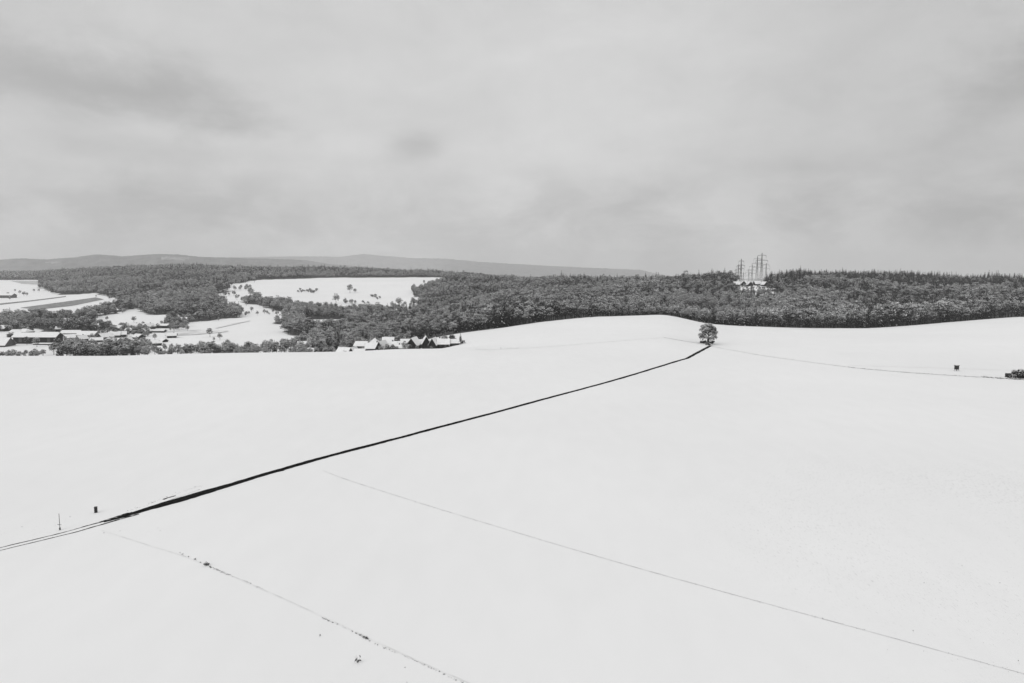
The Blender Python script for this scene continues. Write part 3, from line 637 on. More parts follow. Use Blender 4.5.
for pi, pr_ in ((4, .5), (5, .45), (2, .22), (0, .25), (1, .3)):
    P_ = OPEN[pi]
    for (a0, b0), (a1, b1) in zip(P_, P_[1:] + P_[:1]):
        if min(a0, a1) < -20 or max(b0, b1) > 350: continue
        for k in range(int(abs(a1 - a0) / 3.5 + abs(b1 - b0) / 2.0)):
            if b0 < 282 and b1 < 282: break
            if random.random() < pr_:
                t = random.random(); putv(a0 + (a1-a0)*t + random.gauss(0, 2.5), b0 + (b1-b0)*t + random.gauss(0, 1.6), random.uniform(2.2, 6.5), 'b')
# trees in and behind the hamlet
for u, Y, h, k in [(460.5,415,7.5,'c'),(357,480,12,'c'),(354,485,10,'c'),(412,480,11,'c'),(408,485,9,'b'),(345,470,10,'b'),(350,475,9,'b'),(363,480,9,'b'),(372,478,9,'b'),(396,480,8,'b'),(404,478,7,'b'),
                   (446,450,4,'b'),(386,470,9,'b'),(380,475,8,'b'),(367,470,8,'b'),(337,425,4,'b'),(335,430,5,'b'),(448,425,3,'s'),(455,412,3,'s'),(452,415,2.6,'s'),(459,409,2.8,'s'),(463,411,2.6,'s')]: put(u, Y, h, k)
for k in range(58): put(random.uniform(338, 456), random.choice([394, 397, 416, 420, 436, 446]) + random.uniform(-2, 2), random.uniform(2.2, 5.8))
#
# rank by how large each shows: rasterise front to back
def rank():
    order = sorted(range(len(TREES)), key=lambda i: TREES[i][1]); cov = np.zeros((HH, W), bool); area = np.zeros(len(TREES))
    ug = np.arange(W); Yc = np.arange(80, 4400, 10.0); rmin = np.zeros((len(Yc), W)); run = np.full(W, 9999.0)
    for k, Y in enumerate(Yc):
        x = (ug - 512) / F * (Y * CT + 3.9); _, vv = project(x, Y, zat(x, Y)); run = np.minimum(run, vv); rmin[k] = run
    for i in order:
        x, y, z, s, rt, va, zs, kd = TREES[i]; H_ = {'b': 14, 'c': 16.5, 's': 4.2}[kd] * s * zs; w_ = {'b': 9, 'c': 4.6, 's': 5}[kd] * s
        u, vb = project(x, y, z); _, vt = project(x, y, z + H_)
        if u < -8 or u > W + 8: continue
        hw = max(w_ * F / y / 2 * .85, .5); a, b = int(max(0, round(u - hw))), int(min(W, round(u + hw) + 1))
        if a >= b: continue
        lim = rmin[min(max(int((y - 90) / 10), 0), len(Yc) - 1), min(max(int(u), 0), W-1)]; vb = min(vb, lim)
        t, bt = int(round(vt)), int(round(vb)) + 1
        if bt <= t: continue
        reg = cov[t:bt, a:b]; area[i] = (~reg).sum(); reg[:] = True
    return area
AREA = rank()
def pick(kd, n):
    ids = [i for i in range(len(TREES)) if TREES[i][7] == kd and AREA[i] > 0]; ids.sort(key=lambda i: -AREA[i]); return set(ids[:n])
SOLO = pick('b', 290) | pick('c', 45) | {i for i in range(len(TREES)) if TREES[i][7] == 's' and AREA[i] > 0}
def where(u, v, Y):
    if Y > 1000:
        if u > 725 and u < 775: return 'by the pylon clearing on the hilltop', 'trees around the pylon clearing'
        if u > 560: return 'on the ridge of the right hill', 'trees on the right ridge'
        if u > 200 and Y > 1000: return 'around the sloping white hillside field', 'trees around the white hillside field'
        return 'beside the far left strip fields', 'trees by the far left fields'
    if u > 900: return 'in the wood edge above the snow at the far right', 'wood edge trees at the far right'
    if u > 770: return 'in the wood edge right of the lone tree', 'wood edge trees right of the lone tree'
    if u > 640: return 'in the wood edge directly behind the lone tree', 'wood edge trees behind the lone tree'
    if u > 462: return 'in the wood edge above hamlet and track', 'wood edge trees above hamlet and track'
    if u > 330 and Y < 520: return 'among the houses of the small hamlet', 'trees of the hamlet'
    if u > 300: return 'in the valley wood above the small hamlet', 'valley wood trees above the hamlet'
    if u > 150: return 'in the fringe below the snowy valley field', 'fringe trees below the valley field'
    if Y < 650: return 'in the fringe in front of the left village', 'fringe trees in front of the left village'
    return 'between the snowy roofs of the left village', 'trees of the left village'
KN = {'b': ('bare_tree', 'snow-dusted bare tree', 'tree', BROAD), 'c': ('spruce_tree', 'dark narrow spruce', 'tree', CONIF), 's': ('shrub', 'low bare shrub', 'shrub', SHRUB)}
def solo(t, label=None, group=None):
    x, y, z, s, rt, va, zs, kd = t; nm, lb, cat, prot = KN[kd]; u, v = project(x, y, z); wl, wg = where(u, v, y)
    if kd == 'b':
        H_ = 14 * s * zs; lb = ('tall ' if H_ > 13 else 'small ' if H_ < 8 else '') + ('whitish' if va in (1, 3, 6) else 'dark' if va in (2, 5) else 'grey frosted') + ' bare tree'
    e = empty(nm, (x, y, z), rt, (s, s, s * zs)); obj('crown' if kd != 's' else 'foliage', prot[va][0], e); obj('trunk' if kd != 's' else 'stem', prot[va][1], e)
    tag(e, label or lb + ' ' + wl, cat, group or ({'b': 'bare ', 'c': 'spruce ', 's': 'shrub '}[kd] + wg))
for i in sorted(SOLO): solo(TREES[i])
REST = [i for i in range(len(TREES)) if i not in SOLO and TREES[i][7] != 's']
def proj_u(t): return project(t[0], t[1], t[2])[0]
rest_b = [TREES[i] for i in REST if TREES[i][7] == 'b']; rest_c = [TREES[i] for i in REST if TREES[i][7] == 'c']
wood('bare_woodland', 'mass of frosted bare trees covering the hillsides and valley', rest_b, 'b')
wood('spruce_woodland', 'mass of dark spruces along the ridges of the hills', rest_c, 'c')

# ------------------------------------------------------------------ the lone tree
def lone_tree():
    x, y, z = hit(708, 344.0); rg = np.random.default_rng(77); pr = random.Random(78)
    e = empty('lone_tree', (x, y, z)); tag(e, 'solitary round-crowned tree dusted with snow at the end of the dark lane', 'tree')
    sc = y / F; H_ = 21.2 * sc; Rr = 9.9 * sc
    tb = MB(); limbs(tb, pr, H_ * .97, Rr * .92, .6, H_ * .26, 12, 0, 5); tb.build('trunk', M['bark'], e)
    lob = [(0, 0, H_*.6, Rr*.35, .8)]
    for k in range(24):
        t = (k + .5) / 24; zz = 1 - 1.62 * t; q = math.sqrt(max(0, 1 - zz * zz)); a = k * 2.39996 + rg.uniform(-.3, .3); rr = Rr * rg.uniform(.2, .33); g = rg.uniform(.86, 1.1)
        lob.append((math.cos(a)*q*(Rr - rr)*g, math.sin(a)*q*(Rr - rr)*g, H_*.50 + zz*(H_*.50 - rr*.7)*g, rr, .85))
    v, f, mi = crown_data(rg, 7500, lob, .8, .13, .6, .5)
    obj('crown', mesh('crown', v, f, [M['twig'], M['frost']], mi), e)
lone_tree()
def bush(name, label, u, v, wpx, hpx, dpx=None, n=500, snow=.1, seed=1, twm='needle', cat='bush', group=None):
    x, y, z = hit(u, v); s = y / F; w, h = wpx * s, hpx * s; rg = np.random.default_rng(seed)
    lob = [(rg.uniform(-.5, .5)*w*.8, rg.uniform(-.5, .5)*(dpx or wpx*.5)*s, h*rg.uniform(.2, .66), h*rg.uniform(.2, .36), .9) for _ in range(int(6 + wpx / max(hpx, 1) * 4))]
    vv, f, mi = crown_data(rg, n, lob, h*.35, h*.1, snow, .1)
    e = empty(name, (x, y, z)); tag(e, label, cat, group); obj('foliage', mesh('foliage', vv, f, [M[twm], M['frost']], mi), e)
    mb = MB(); pr = random.Random(seed)
    for k in range(6 + int(wpx)): a = pr.uniform(-.42, .42) * w; mb.bar((a, pr.uniform(-.1,.1)*w, -.1), (a + pr.uniform(-.2,.2)*h, 0, h*pr.uniform(.5, .85)), h*.03, h*.012, 4)
    mb.build('stem', M['bark'], e); return e
bush('hedge', 'low dark hedge at the foot of the lone tree', 706.8, 343.6, 17, 3.2, 4, 2600, .02, 61, cat='hedge')
bush('bush', 'small dark bush at the lane end under the lone tree', 707.5, 345.3, 6, 2.8, 4, 600, .10, 62)
bush('bush', 'large round dark bush cut by the right edge of the photo', 1022, 377.8, 17, 9, 9, 3400, .10, 63)
bush('bush', 'low dark scrub between small dark stump and large round bush', 1011, 377.8, 8, 3.4, 5, 700, .06, 64)
bush('weed_clump', 'dark weed tuft on the dotted grass line, lower left', 207, 565.5, 5, 4.2, 4, 160, .1, 65, cat='weeds')
bush('weed_clump', 'tiny weed tuft just left of the larger dark tuft', 195, 560, 2.4, 2.2, 2, 60, .1, 66, cat='weeds')
bush('weed_clump', 'flat dark weed streak on the dotted grass line, lower middle', 365, 637.5, 6, 1.8, 2, 120, .1, 67, cat='weeds')
bush('weed_clump', 'tiny weed speck alone on snow above the dark twiggy clump', 320, 636, 2, 1.6, 2, 40, .1, 68, cat='weeds')
# twiggy clump in the foreground
def twig_clump():
    x, y, z = hit(358, 662.5); s = y / F; e = empty('twig_clump', (x, y, z)); tag(e, 'small clump of dark dead stalks and leaves alone in foreground snow', 'weeds')
    pr = random.Random(9); mb = MB(); lf = MB()
    for (x0, h0, x1, h1, w) in [(-3.6, 1.0, -.6, 5.4, 1.0), (-2.6, 2.6, -.9, 5.0, .9), (.2, -.6, .5, 3.4, 1.0), (.6, 3.0, 4.2, 2.6, 1.0), (1.0, 1.6, 3.2, 3.6, .9), (1.6, 8.0, 2.9, 5.8, .6), (.0, 3.2, 1.2, 1.0, .8)]:
        a, b = Vector((x0*s, pr.uniform(-.1, .1), max(h0, 0)*s)), Vector((x1*s, pr.uniform(-.1, .1), h1*s)); d = b - a; p = Vector((-d.z, 0, d.x)).normalized() * w * s * .42
        for k in range(3):
            o = Vector((pr.uniform(-.02,.02), pr.uniform(-.06,.06), pr.uniform(-.02,.02))); m_ = a.lerp(b, .5) + Vector((0, pr.uniform(-.05,.05), 0))
            lf.add([a+o, m_+p+o, b+o, m_-p+o], [(0,1,2), (0,2,3)])
    for k in range(9): mb.bar((pr.uniform(-.1,.1), pr.uniform(-.08,.08), -.03), (pr.uniform(-.36,.4), pr.uniform(-.2,.2), pr.uniform(.2,.75)), .012, .005, 4)
    mb.build('stem', M['bark'], e); lf.build('leaf', M['needle'], e)
twig_clump()

# ------------------------------------------------------------------ field furniture
def cabinet():
    x, y, z = hit(96, 512.6); s = y / F; e = empty('utility_cabinet', (x, y, z), R(14)); tag(e, 'dark upright utility cabinet on snow just above the lane', 'cabinet')
    h = 6.2*s; w = 2.5*s; b = MB(); b.box((0,0,h*.48), (w, w*.8, h*.96)); b.build('housing', M['post'], e)
    b = MB(); b.box((0,0,h*.975), (w*1.12, w*.95, h*.05)); b.build('cap', M['cap'], e)
    b = MB(); b.box((0,-w*.41,h*.5), (w*.8, .03, h*.8)); d = b.build('door', M['post'], e); b = MB(); b.box((w*.28,-w*.44,h*.5), (.04,.04,.14)); b.build('handle', M['cap'], d)
cabinet()
def thin_pole():
    x, y, z = hit(60, 530); s = y / F; e = empty('marker_post', (x, y, z)); tag(e, 'thin upright pole with a low crossbar left of the dark cabinet', 'post')
    b = MB(); b.bar((0,0,-.2), (0,0,17.5*s), .055, .04, 6); b.build('pole', M['steel'], e)
    b = MB(); b.bar((-2.2*s,0,6*s), (1.8*s,0,5.6*s), .035, .035, 5); b.bar((-1.6*s,0,5.9*s), (-1.6*s,0,5.0*s), .03, .03, 4); b.build('crossbar', M['steel'], e)
    b = MB(); b.box((0,0,1.4*s), (.17,.17,2.4*s)); b.build('base', M['cap'], e)
thin_pole()
def hide(u, v, wpx, hpx, label, rz):
    x, y, z = hit(u, v); s = y / F; w, h = wpx*s, hpx*s; e = empty('hunting_hide', (x, y, z), rz); tag(e, label, 'hunting hide')
    b = MB(); b.box((0,0,h*.53), (w*.86, w*.8, h*.62)); b.build('cabin', M['post'], e)
    for i in (-1, 1):
        for j in (-1, 1): b = MB(); b.bar((i*w*.42, j*w*.38, -.1), (i*w*.38, j*w*.34, h*.24), .06, .06, 4); b.build('leg', M['bark'], e)
    b = MB(); b.box((0,0,h*.88), (w*1.08, w*1.0, h*.07)); b.build('roof', M['tile'], e)
    b = MB(); b.box((0,0,h*.94), (w*1.0, w*.9, h*.05)); b.build('roof_snow', M['roofsnow'], e)
    b = MB(); b.box((0,-w*.402,h*.66), (w*.5, .02, h*.14)); b.build('window', M['glass'], e)
hide(956.5, 370.8, 3.5, 6.2, 'small dark box-like hunting hide alone on the right snow field', R(10))
def stump():
    x, y, z = hit(1008, 377.2); s = y / F; e = empty('log_pile', (x, y, z), R(8)); tag(e, 'short dark log pile at the left end of the dark bushes', 'log pile')
    b = MB()
    for r_ in range(4):
        for c_ in range(4): b.bar((-.62+c_*.42+.1*(r_%2), -.7, .22+r_*.38), (-.62+c_*.42+.1*(r_%2), .7, .22+r_*.38), .2, .2, 8)
    b.build('log', M['bark'], e); b = MB(); b.box((.05,0,1.68), (1.7,1.3,.08)); b.build('snow_cap', M['roofsnow'], e)
stump()

# ------------------------------------------------------------------ houses
def house(label, u, Y, Lpx, dep, wallh, roofh, rz=0, wm='wall', gable=False, chim=1, cat='house', name='house', win=True, hip=0, over=.95, group=None, dz=0, lean=False):
    """Lpx: length along the ridge in photo pixels; gable=True turns the gable end to the viewer"""
    if group == VG and Lpx < 17: rz *= 3.5
    if group == HG: rz *= 1.3; Lpx *= .88; dep *= .85
    x, y, z = atY(u, Y); s = y / F; Lm = Lpx * s; D = dep
    rot = rz + (math.pi/2 if gable else 0)
    e = empty(name, (x, y, z + dz), rot); tag(e, label, cat, group)
    if gable: Lm, D = dep, Lpx * s
    h2, l2 = D / 2, Lm / 2; b = MB()
    rb = l2 - hip
    v = [(-l2,-h2,-1.5),(l2,-h2,-1.5),(l2,h2,-1.5),(-l2,h2,-1.5),(-l2,-h2,wallh),(l2,-h2,wallh),(l2,h2,wallh),(-l2,h2,wallh)]
    f = [(0,1,5,4),(2,3,7,6),(3,2,1,0)]
    if hip or lean: f += [(1,2,6,5),(3,0,4,7),(4,5,6,7)]
    else: v += [(-l2,0,wallh+roofh-.05),(l2,0,wallh+roofh-.05)]; f += [(1,2,6,9,5),(3,0,4,8,7)]
    b.add(v, f); b.build('wall', M[wm], e)
    # roof: dark eaves slab with a layer of snow on top
    def slab(t0, t1, ov, m):
        q = MB(); sl = roofh / h2; e2 = h2 + ov; el = l2 + ov; zb = wallh - ov * sl
        for t in (t0, t1):
            if lean: q.v += [(-el,-e2,wallh+t),(el,-e2,wallh+t),(el,e2,wallh+roofh+t),(-el,e2,wallh+roofh+t)]
            else:
                rr = rb if hip else el
                q.v += [(-el,-e2,zb+t),(el,-e2,zb+t),(el,e2,zb+t),(-el,e2,zb+t),(-rr,0,wallh+roofh+t),(rr,0,wallh+roofh+t)]
        if lean: q.f = [(4,5,6,7),(3,2,1,0),(0,1,5,4),(1,2,6,5),(2,3,7,6),(3,0,4,7)]
        else:
            tf = [(0,1,5,4),(2,3,4,5)] + ([(1,2,5),(3,0,4)] if hip else [])
            q.f = [tuple(i+6 for i in p) for p in tf] + [p[::-1] for p in tf]
            if hip: q.f += [(0,1,7,6),(1,2,8,7),(2,3,9,8),(3,0,6,9)]
            else: q.f += [(0,1,7,6),(2,3,9,8),(1,5,11,7),(5,2,8,11),(3,4,10,9),(4,0,6,10)]
        q.m = [0] * len(q.f); return q
    rf = slab(.02, .22, over, 0).build('roof', M['tile'], e)
    slab(.235, .50, over - .12, 0).build('roof_snow', M['roofsnow'], rf)
    for k in range(chim):
        cx = l2 * (.45 if k == 0 else -.5); c = MB(); c.box((cx, h2*.18, wallh+roofh+.35), (.75,.75,1.7)); c.box((cx, h2*.18, wallh+roofh+1.25), (.95,.95,.12)); c.build('chimney', M['brick'], rf)
    if win:
        nst = 2 if wallh > 4.6 else 1
        for st in range(nst):
            zc = 1.6 + 2.7 * st; n = max(2, int(Lm / 3.6))
            for k in range(n):
                xx = -l2 + Lm * (k + .5) / n
                w_ = MB(); w_.box((xx, -h2-.03, zc), (1.15, .06, 1.3)); wo = w_.build('window', M['roofsnow'] if 0 else M['cap'], e)
                w_ = MB(); w_.box((xx, -h2-.07, zc), (.95, .03, 1.1)); w_.build('pane', M['glass'], wo)
            if st == 0: pass
        if gable or True:
            for sx in (-1, 1):
                for k in (-1, 1):
                    w_ = MB(); w_.box((sx*(l2+.03), k*h2*.45, 1.7), (.06, 1.1, 1.3)); w_.build('window', M['glass'], e)
        d_ = MB(); d_.box((l2*.08+ .9, -h2-.09, 1.0), (1.1, .05, 2.1)); d_.build('door', M['door'], e)
    else:
        n = max(1, int(Lm / 14))
        for k in range(n):
            xx = -l2 + Lm * (k + .5) / n; d_ = MB(); d_.box((xx, -h2-.03, wallh*.42), (3.2, .05, wallh*.82)); d_.build('door', M['door'], e)
    return e
HG = 'houses of the small hamlet'; VG = 'buildings of the left village'
# hamlet just behind the brow
house('low snow-roofed house at the left end of the hamlet', 345, 405, 13, 8, 2.2, 2.4, R(-14), 'darkwall', group=HG, dz=1.5)
house('small low white-roofed shed right of the leftmost hamlet house', 360, 400, 10, 7, 1.6, 1.6, 0, 'midwall', win=False, chim=0, name='shed', cat='shed', group=HG, dz=1.2)
house('house with snowy roof behind the low shed in the hamlet', 362, 440, 12, 9, 4.2, 2.2, R(-6), 'midwall', group=HG, dz=1.2)
house('long farmhouse with dark front under a white roof in the hamlet', 374, 408, 16, 10, 4.0, 2.6, R(4), 'darkwall', group=HG)
house('dark gable-fronted house end right of the long farmhouse', 382.5, 404, 6, 10, 4.2, 2.8, R(-10), 'darkwall', gable=True, chim=0, group=HG)
house('hip-roofed house peeping over the long farmhouse roof', 375, 430, 10, 8, 5.2, 2.6, 0, 'midwall', hip=2.5, group=HG, dz=1.0)
house('tallest pale house with flat-looking snowy roof in the hamlet', 388.5, 430, 11, 8, 6.2, 2.0, R(5), 'wall', group=HG)
house('broad snow-roofed house in front of the tallest pale house', 390, 412, 14, 7, 3.4, 2.3, R(-4), 'midwall', group=HG)
house('low long shed with white roof in the middle of the hamlet', 402, 400, 14, 6, 2.0, 1.3, 0, 'darkwall', win=False, chim=0, name='shed', cat='shed', group=HG)
house('white-roofed house left of the large dark gable', 407, 424, 12, 7, 4.0, 2.2, R(3), 'midwall', group=HG, dz=-.3)
house('large dark gable facing the field in the hamlet', 414, 405, 10, 12, 4.0, 3.4, R(-6), 'darkwall', gable=True, group=HG)
house('snow-roofed house between the large and middle dark gables', 420, 424, 11, 7, 3.6, 2.2, R(6), 'darkwall', group=HG, dz=-.8)
house('middle steep dark gable with snow edges in the hamlet', 426, 408, 7.5, 11, 4.6, 3.4, R(8), 'darkwall', gable=True, group=HG)
house('narrow dark gable second from the right in the hamlet', 434, 406, 6.5, 10, 3.8, 2.8, R(-5), 'darkwall', gable=True, chim=0, group=HG)
house('wide white-roofed house with short dark wall right of the narrow gable', 443.5, 408, 12, 7, 2.6, 2.3, R(3), 'darkwall', group=HG)
house('small dark-fronted outbuilding at the right end of the hamlet', 454, 410, 9, 6, 1.8, 1.6, R(12), 'darkwall', win=False, chim=0, name='shed', cat='shed', group=HG)
house('snow-covered roof among trees at the right end of the valley field', 305, 520, 12, 12, 3.6, 5.0, R(10), 'midwall', group='houses by the valley field')
house('tiny snow-roofed hut by the right corner of the valley field', 312, 480, 7, 6, 2.4, 1.6, R(-12), 'darkwall', win=False, chim=0, name='hut', cat='hut', group='houses by the valley field')
house('small dark gable between the leftmost house and the long farmhouse', 354, 402, 5, 8, 2.6, 2.2, R(-8), 'darkwall', gable=True, chim=0, group=HG, dz=1.2)
house('snow-roofed cottage tucked behind the low middle shed', 398, 418, 9, 7, 3.0, 2.2, R(10), 'darkwall', group=HG)
house('tiny hut with white roof between the tallest house and the large gable', 396, 404, 5, 5, 2.4, 1.6, R(-10), 'darkwall', win=False, chim=0, name='hut', cat='hut', group=HG, dz=.8)
house('cottage with dark end wall behind the wide white-roofed house', 438, 424, 8, 7, 3.0, 2.0, R(-12), 'darkwall', group=HG, dz=-.6)
# left village
house('very long barn with white roof and black shaded front in the left village', 38.5, 690, 43, 11, 5.6, 3.4, R(-1), 'darkwall', win=False, chim=0, name='barn', cat='barn', group=VG, dz=1.4, over=1.3)
house('low lean-to with grey wall in front of the very long barn', 46, 676, 24, 3, .9, .5, R(-1), 'midwall', win=False, chim=0, name='shed', cat='shed', lean=True, group=VG)
house('hip-roofed house left above the very long barn', 16, 745, 12, 11, 3.4, 3.8, R(6), 'midwall', hip=3, group=VG)
house('grey-walled house with snowy hip roof behind the long barn', 25.5, 750, 11, 10, 4.8, 2.6, R(-4), 'midwall', hip=3, group=VG)
house('flat dark shed right behind the long barn', 38, 728, 14, 8, 2.6, .8, 0, 'darkwall', win=False, chim=0, name='shed', cat='shed', group=VG)
house('wide snow-roofed hall behind the right half of the long barn', 50, 735, 18, 14, 2.8, 3.0, R(-3), 'midwall', win=False, name='barn', cat='barn', group=VG)
house('big pale snow roof cut by the left edge of the photo', 0, 665, 20, 16, 1.8, 6.2, R(3), 'midwall', win=False, chim=0, name='barn', cat='barn', group=VG)
house('long low white roof right of the very long barn', 72, 755, 17, 10, 2.6, 2.6, R(4), 'midwall', group=VG)
house('snow-roofed farm building in the middle of the left village', 89, 740, 18, 12, 2.8, 3.4, R(-5), 'wall', group=VG)
house('steep snow-roofed house behind the village middle', 93, 790, 10, 10, 4.2, 4.0, R(5), 'midwall', group=VG)
house('black gable-fronted house with snow edges in the left village', 105.5, 722, 8.5, 12, 3.0, 3.4, R(-8), 'darkwall', gable=True, group=VG)
house('white-roofed house just right of the black gable', 114, 738, 12, 9, 2.6, 3.0, R(5), 'midwall', group=VG)
house('dark-walled shed with snow roof below the black gable', 114, 690, 13, 8, 2.8, 2.2, R(-3), 'darkwall', win=False, chim=0, name='shed', cat='shed', group=VG)
house('snow-roofed cottage low in the left village', 97, 700, 10, 8, 2.2, 2.2, R(8), 'midwall', group=VG)
house('snow-roofed house by the upper lane of the village', 134, 812, 11, 10, 3.6, 3.2, R(6), 'midwall', group=VG)
house('low white-roofed house under the upper lane houses', 131, 780, 9, 9, 2.6, 2.4, R(-6), 'midwall', group=VG)
house('dark gable with snowy roof at the upper right of the village', 149.5, 822, 7, 10, 3.4, 3.0, R(-6), 'darkwall', gable=True, group=VG)
house('white-roofed house left of the upper dark gable', 142, 826, 10, 9, 2.8, 2.8, R(4), 'midwall', group=VG)
house('long dark-fronted farm shed at the upper right of the village', 163, 838, 13, 9, 3.0, 1.8, R(-2), 'darkwall', win=False, chim=0, name='shed', cat='shed', group=VG)
house('low snowy shed below the long dark-fronted farm shed', 158, 790, 14, 7, 1.8, 1.2, 0, 'midwall', win=False, chim=0, name='shed', cat='shed', group=VG)
house('small dark hut under snow at the lower right of the village', 157, 668, 8, 6, 2.6, 1.4, R(10), 'darkwall', win=False, chim=0, name='hut', cat='hut', group=VG)
house('tiny snow-roofed hut above the lower right hut', 164, 700, 6, 5, 1.8, 1.4, R(-10), 'darkwall', win=False, chim=0, name='hut', cat='hut', group=VG)
house('lonely house with dark roof at the edge of the valley field', 183.5, 905, 7, 9, 3.4, 3.4, R(8), 'midwall', group='houses by the valley field')
for u_, Y_, L_, g_, w_, h_, r_, lb in [(70,716,9,False,2.8,3.0,9,'snow-roofed cottage half hidden behind the front fringe trees'),(82,705,7,True,3.0,3.0,-6,'small dark gable left of the village cottages'),
        (122,742,8,False,3.0,2.8,7,'snow-roofed house between the white-roofed house and the upper lane'),(128,688,8,True,3.4,3.2,5,'dark gable standing near the field side of the village'),
        (139,725,8,False,2.6,2.6,-7,'snow-roofed house at the right of the lower village'),(120,800,7,False,3.0,2.6,4,'small house at the left start of the upper lane'),
        (146,775,7,True,3.0,2.8,-4,'small dark gable below the upper right village sheds'),(172,742,8,False,2.4,2.4,6,'solitary snow-roofed house right of the lower village'),
        (5,792,9,False,3.2,3.0,-5,'snow-roofed house by the trees at the far left'),(62,790,9,False,2.8,2.8,6,'snow-roofed house behind the long low white roof')]:
    house(lb, u_, Y_, L_, 9, w_, h_, R(r_), 'darkwall', gable=g_, group=VG)
house('long farm building on the far left strip field', 4, 1650, 22, 16, 6.5, 4, R(-4), 'midwall', win=False, chim=0, name='barn', cat='barn', group='far left farm')
# sheds at the pylon clearing
for k, (u, L_, g, lb) in enumerate([(736.5, 5.5, False, 'leftmost snow-roofed shed below the pylons'), (743, 5, True, 'small gabled shed second from left below the pylons'), (749.5, 5, True, 'middle snow-roofed shed below the pylons'),
                                (757, 6, False, 'long snow-roofed shed under the tallest pylon'), (764.5, 5, True, 'rightmost gabled shed below the pylons')]):
    house(lb, u, 1130 + 12*(k % 2), L_, 9, 2.6, 4.2, R(-12 + 7*k), 'darkwall', gable=g, win=False, chim=0, name='shed', cat='shed', group='sheds below the pylons')

# ------------------------------------------------------------------ pylons
def pylon(label, u, Y, vtop, arms, group='pylons on the hilltop', base=3.5, r=.2):
    x, y, z = atY(u, Y); zt = float(row2z(y, vtop)); h = zt - z; s = y / F
    e = empty('pylon', (x, y, z), R(8)); tag(e, label, 'pylon', group); b = MB()
    def hw(q): return base * (1 - q) ** 1.5 * .75 + .5 * (1 - q * .6)
    n = 8
    for i, j in ((-1,-1),(1,-1),(1,1),(-1,1)):
        for k in range(n):
            a0, a1 = k/n, (k+1)/n; b.bar((i*hw(a0), j*hw(a0), h*a0 - (.5 if k == 0 else 0)), (i*hw(a1), j*hw(a1), h*a1), r*.85, r*.85, 4)
    for k in range(n):
        a0, a1 = k/n, (k+1)/n; w0, w1 = hw(a0), hw(a1)
        for (p, q) in (((-1,-1),(1,-1)),((1,-1),(1,1)),((1,1),(-1,1)),((-1,1),(-1,-1))):
            b.bar((p[0]*w0,p[1]*w0,h*a0), (q[0]*w1,q[1]*w1,h*a1), r*.32, r*.32, 3); b.bar((q[0]*w0,q[1]*w0,h*a0), (p[0]*w1,p[1]*w1,h*a1), r*.32, r*.32, 3)
    b.build('lattice_tower', M['steel'], e)
    for (dv, half) in arms:
        za = h - dv * s; L_ = half * s; c = MB()
        for sg in (-1, 1):
            for j in (-.6, .6): c.bar((0, j, za), (sg*L_, 0, za), r, r*.8, 3)
            c.bar((0, 0, za + 1.8), (sg*L_, 0, za), r*.8, r*.6, 3)
        a = c.build('crossarm', M['steel'], e)
        for sg in (-1, 1): c = MB(); c.bar((sg*L_*.96, 0, za), (sg*L_*.96, 0, za - 3.4), .16, .16, 5); c.build('insulator', M['cap'], a)
    return e
pylon('tallest lattice pylon, right front of the hilltop group', 761, 1150, 252.8, [(2.7,4.6),(7.6,6.6),(12,5)], r=.26)
pylon('second pylon close left behind the tallest one', 756.6, 1280, 256.5, [(2.4,4),(6.8,5.8),(10.6,4.4)], r=.24)
pylon('fainter pylon left of the two tall right pylons', 751.6, 1620, 264.5, [(2,3.2),(5.6,4.6),(8.8,3.6)], r=.24)
pylon('slim pylon with three short arms, front of the left pylon line', 740.6, 1190, 258.8, [(2.4,2.8),(6.6,4),(9.8,3)], r=.30, base=2.2)
pylon('pylon directly behind the slim left one', 738, 1420, 264.3, [(2,2.4),(5,3.2),(8,2.6)], r=.22)
pylon('faint far pylon at the left end of the hilltop group', 735.6, 1800, 269, [(1.6,2),(4,2.8),(6.4,2.2)], r=.22)
pylon('faint far pylon midway between both pylon lines', 748.4, 2000, 268.5, [(1.6,2.4),(4.2,3.6),(6.6,2.8)], r=.22)
pylon('faintest low pylon just right of the slim left pylon', 743.2, 1900, 272, [(1.6,1.8),(4,2.4)], r=.2)
pylon('pylon partly hidden right of the tallest one', 765.6, 1380, 263, [(2,3.2),(5.6,3.8)], r=.2)
pylon('dark pylon standing in the wood below the hilltop sheds', 750.6, 860, 285.5, [(3,2.6),(7,3.2)], 'pylons in the wood', base=1.6, r=.26)
pylon('wide-armed dark pylon in the wood right of the lone tree', 791.5, 800, 279, [(4,4.5),(15,6)], 'pylons in the wood', base=2.4, r=.22)

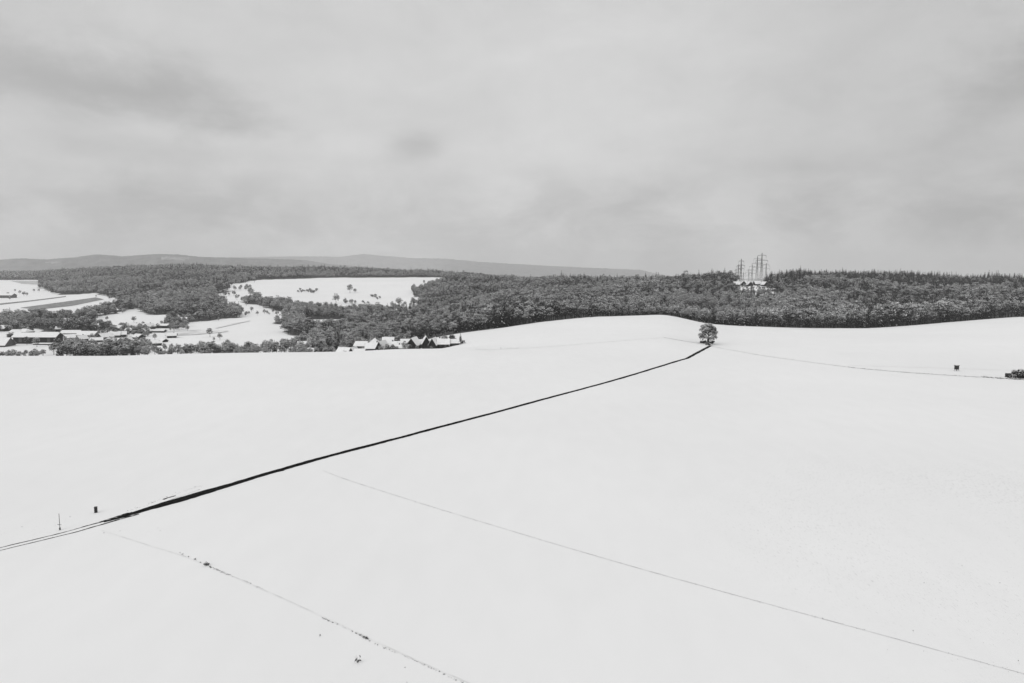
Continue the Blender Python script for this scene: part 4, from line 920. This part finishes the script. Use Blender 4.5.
def tips(u, Y, vtop, arms):
    x, y, z = atY(u, Y); s = y / F; zt = float(row2z(y, vtop)); a = R(8); out = []
    for dv, half in arms:
        for sg in (-1, 1): L_ = half * s * .96 * sg; out.append(Vector((x + L_*math.cos(a), y + L_*math.sin(a), zt - dv*s - 3.4)))
    return out
def conductors(label, t0, t1, sag):
    n = min(len(t0), len(t1)); e = empty('power_line', t0[0]); tag(e, label, 'power line', 'cables between the pylons')
    for k in range(n):
        b = MB(); P = [t0[k].lerp(t1[k], i / 14) - Vector((0, 0, sag * 4 * (i/14) * (1 - i/14))) - t0[0] for i in range(15)]
        for p, q in zip(P, P[1:]): b.bar(p, q, .055, .055, 3)
        b.build('cable', M['steel'], e)
TA = tips(761, 1150, 252.8, [(2.7,4.6),(7.6,6.6),(12,5)]); TB = tips(756.6, 1280, 256.5, [(2.4,4),(6.8,5.8),(10.6,4.4)]); TC = tips(751.6, 1620, 264.5, [(2,3.2),(5.6,4.6),(8.8,3.6)])
TD = tips(740.6, 1190, 258.8, [(2.4,2.8),(6.6,4),(9.8,3)]); TE = tips(738, 1420, 264.3, [(2,2.4),(5,3.2),(8,2.6)]); TP = tips(791.5, 800, 279, [(4,4.5),(15,6)]); TQ = tips(750.6, 860, 285.5, [(3,2.6),(7,3.2)])
conductors('cables from the tallest pylon back to the one close behind it', TA, TB, 6)
conductors('cables from the second right pylon back to the fainter one', TB, TC, 12)
conductors('cables from the slim left pylon to the one directly behind', TD, TE, 9)
conductors('cables from the tallest pylon forward to the wide-armed wood pylon', TP, TA, 14)
conductors('cables from the slim left pylon forward to the dark wood pylon', TQ, TD, 12)

# ------------------------------------------------------------------ haze
def haze():
    b = MB(); zb = -75; zt = 760
    b.box((0, 11500, (zb+zt)/2), (60000, 25000, zt - zb)); m = bpy.data.materials.new('haze_air'); m.use_nodes = True; t = m.node_tree; t.nodes.clear()
    o = N(t, 'ShaderNodeOutputMaterial'); p = N(t, 'ShaderNodeVolumePrincipled'); p.inputs['Color'].default_value = (.95,.95,.95,1); p.inputs['Density'].default_value = HAZE; p.inputs['Anisotropy'].default_value = 0
    t.links.new(p.outputs[0], o.inputs['Volume'])
    tag(b.build('haze', m), 'thin winter haze filling the air', kind='stuff')
HAZE = 6.8e-5
haze()
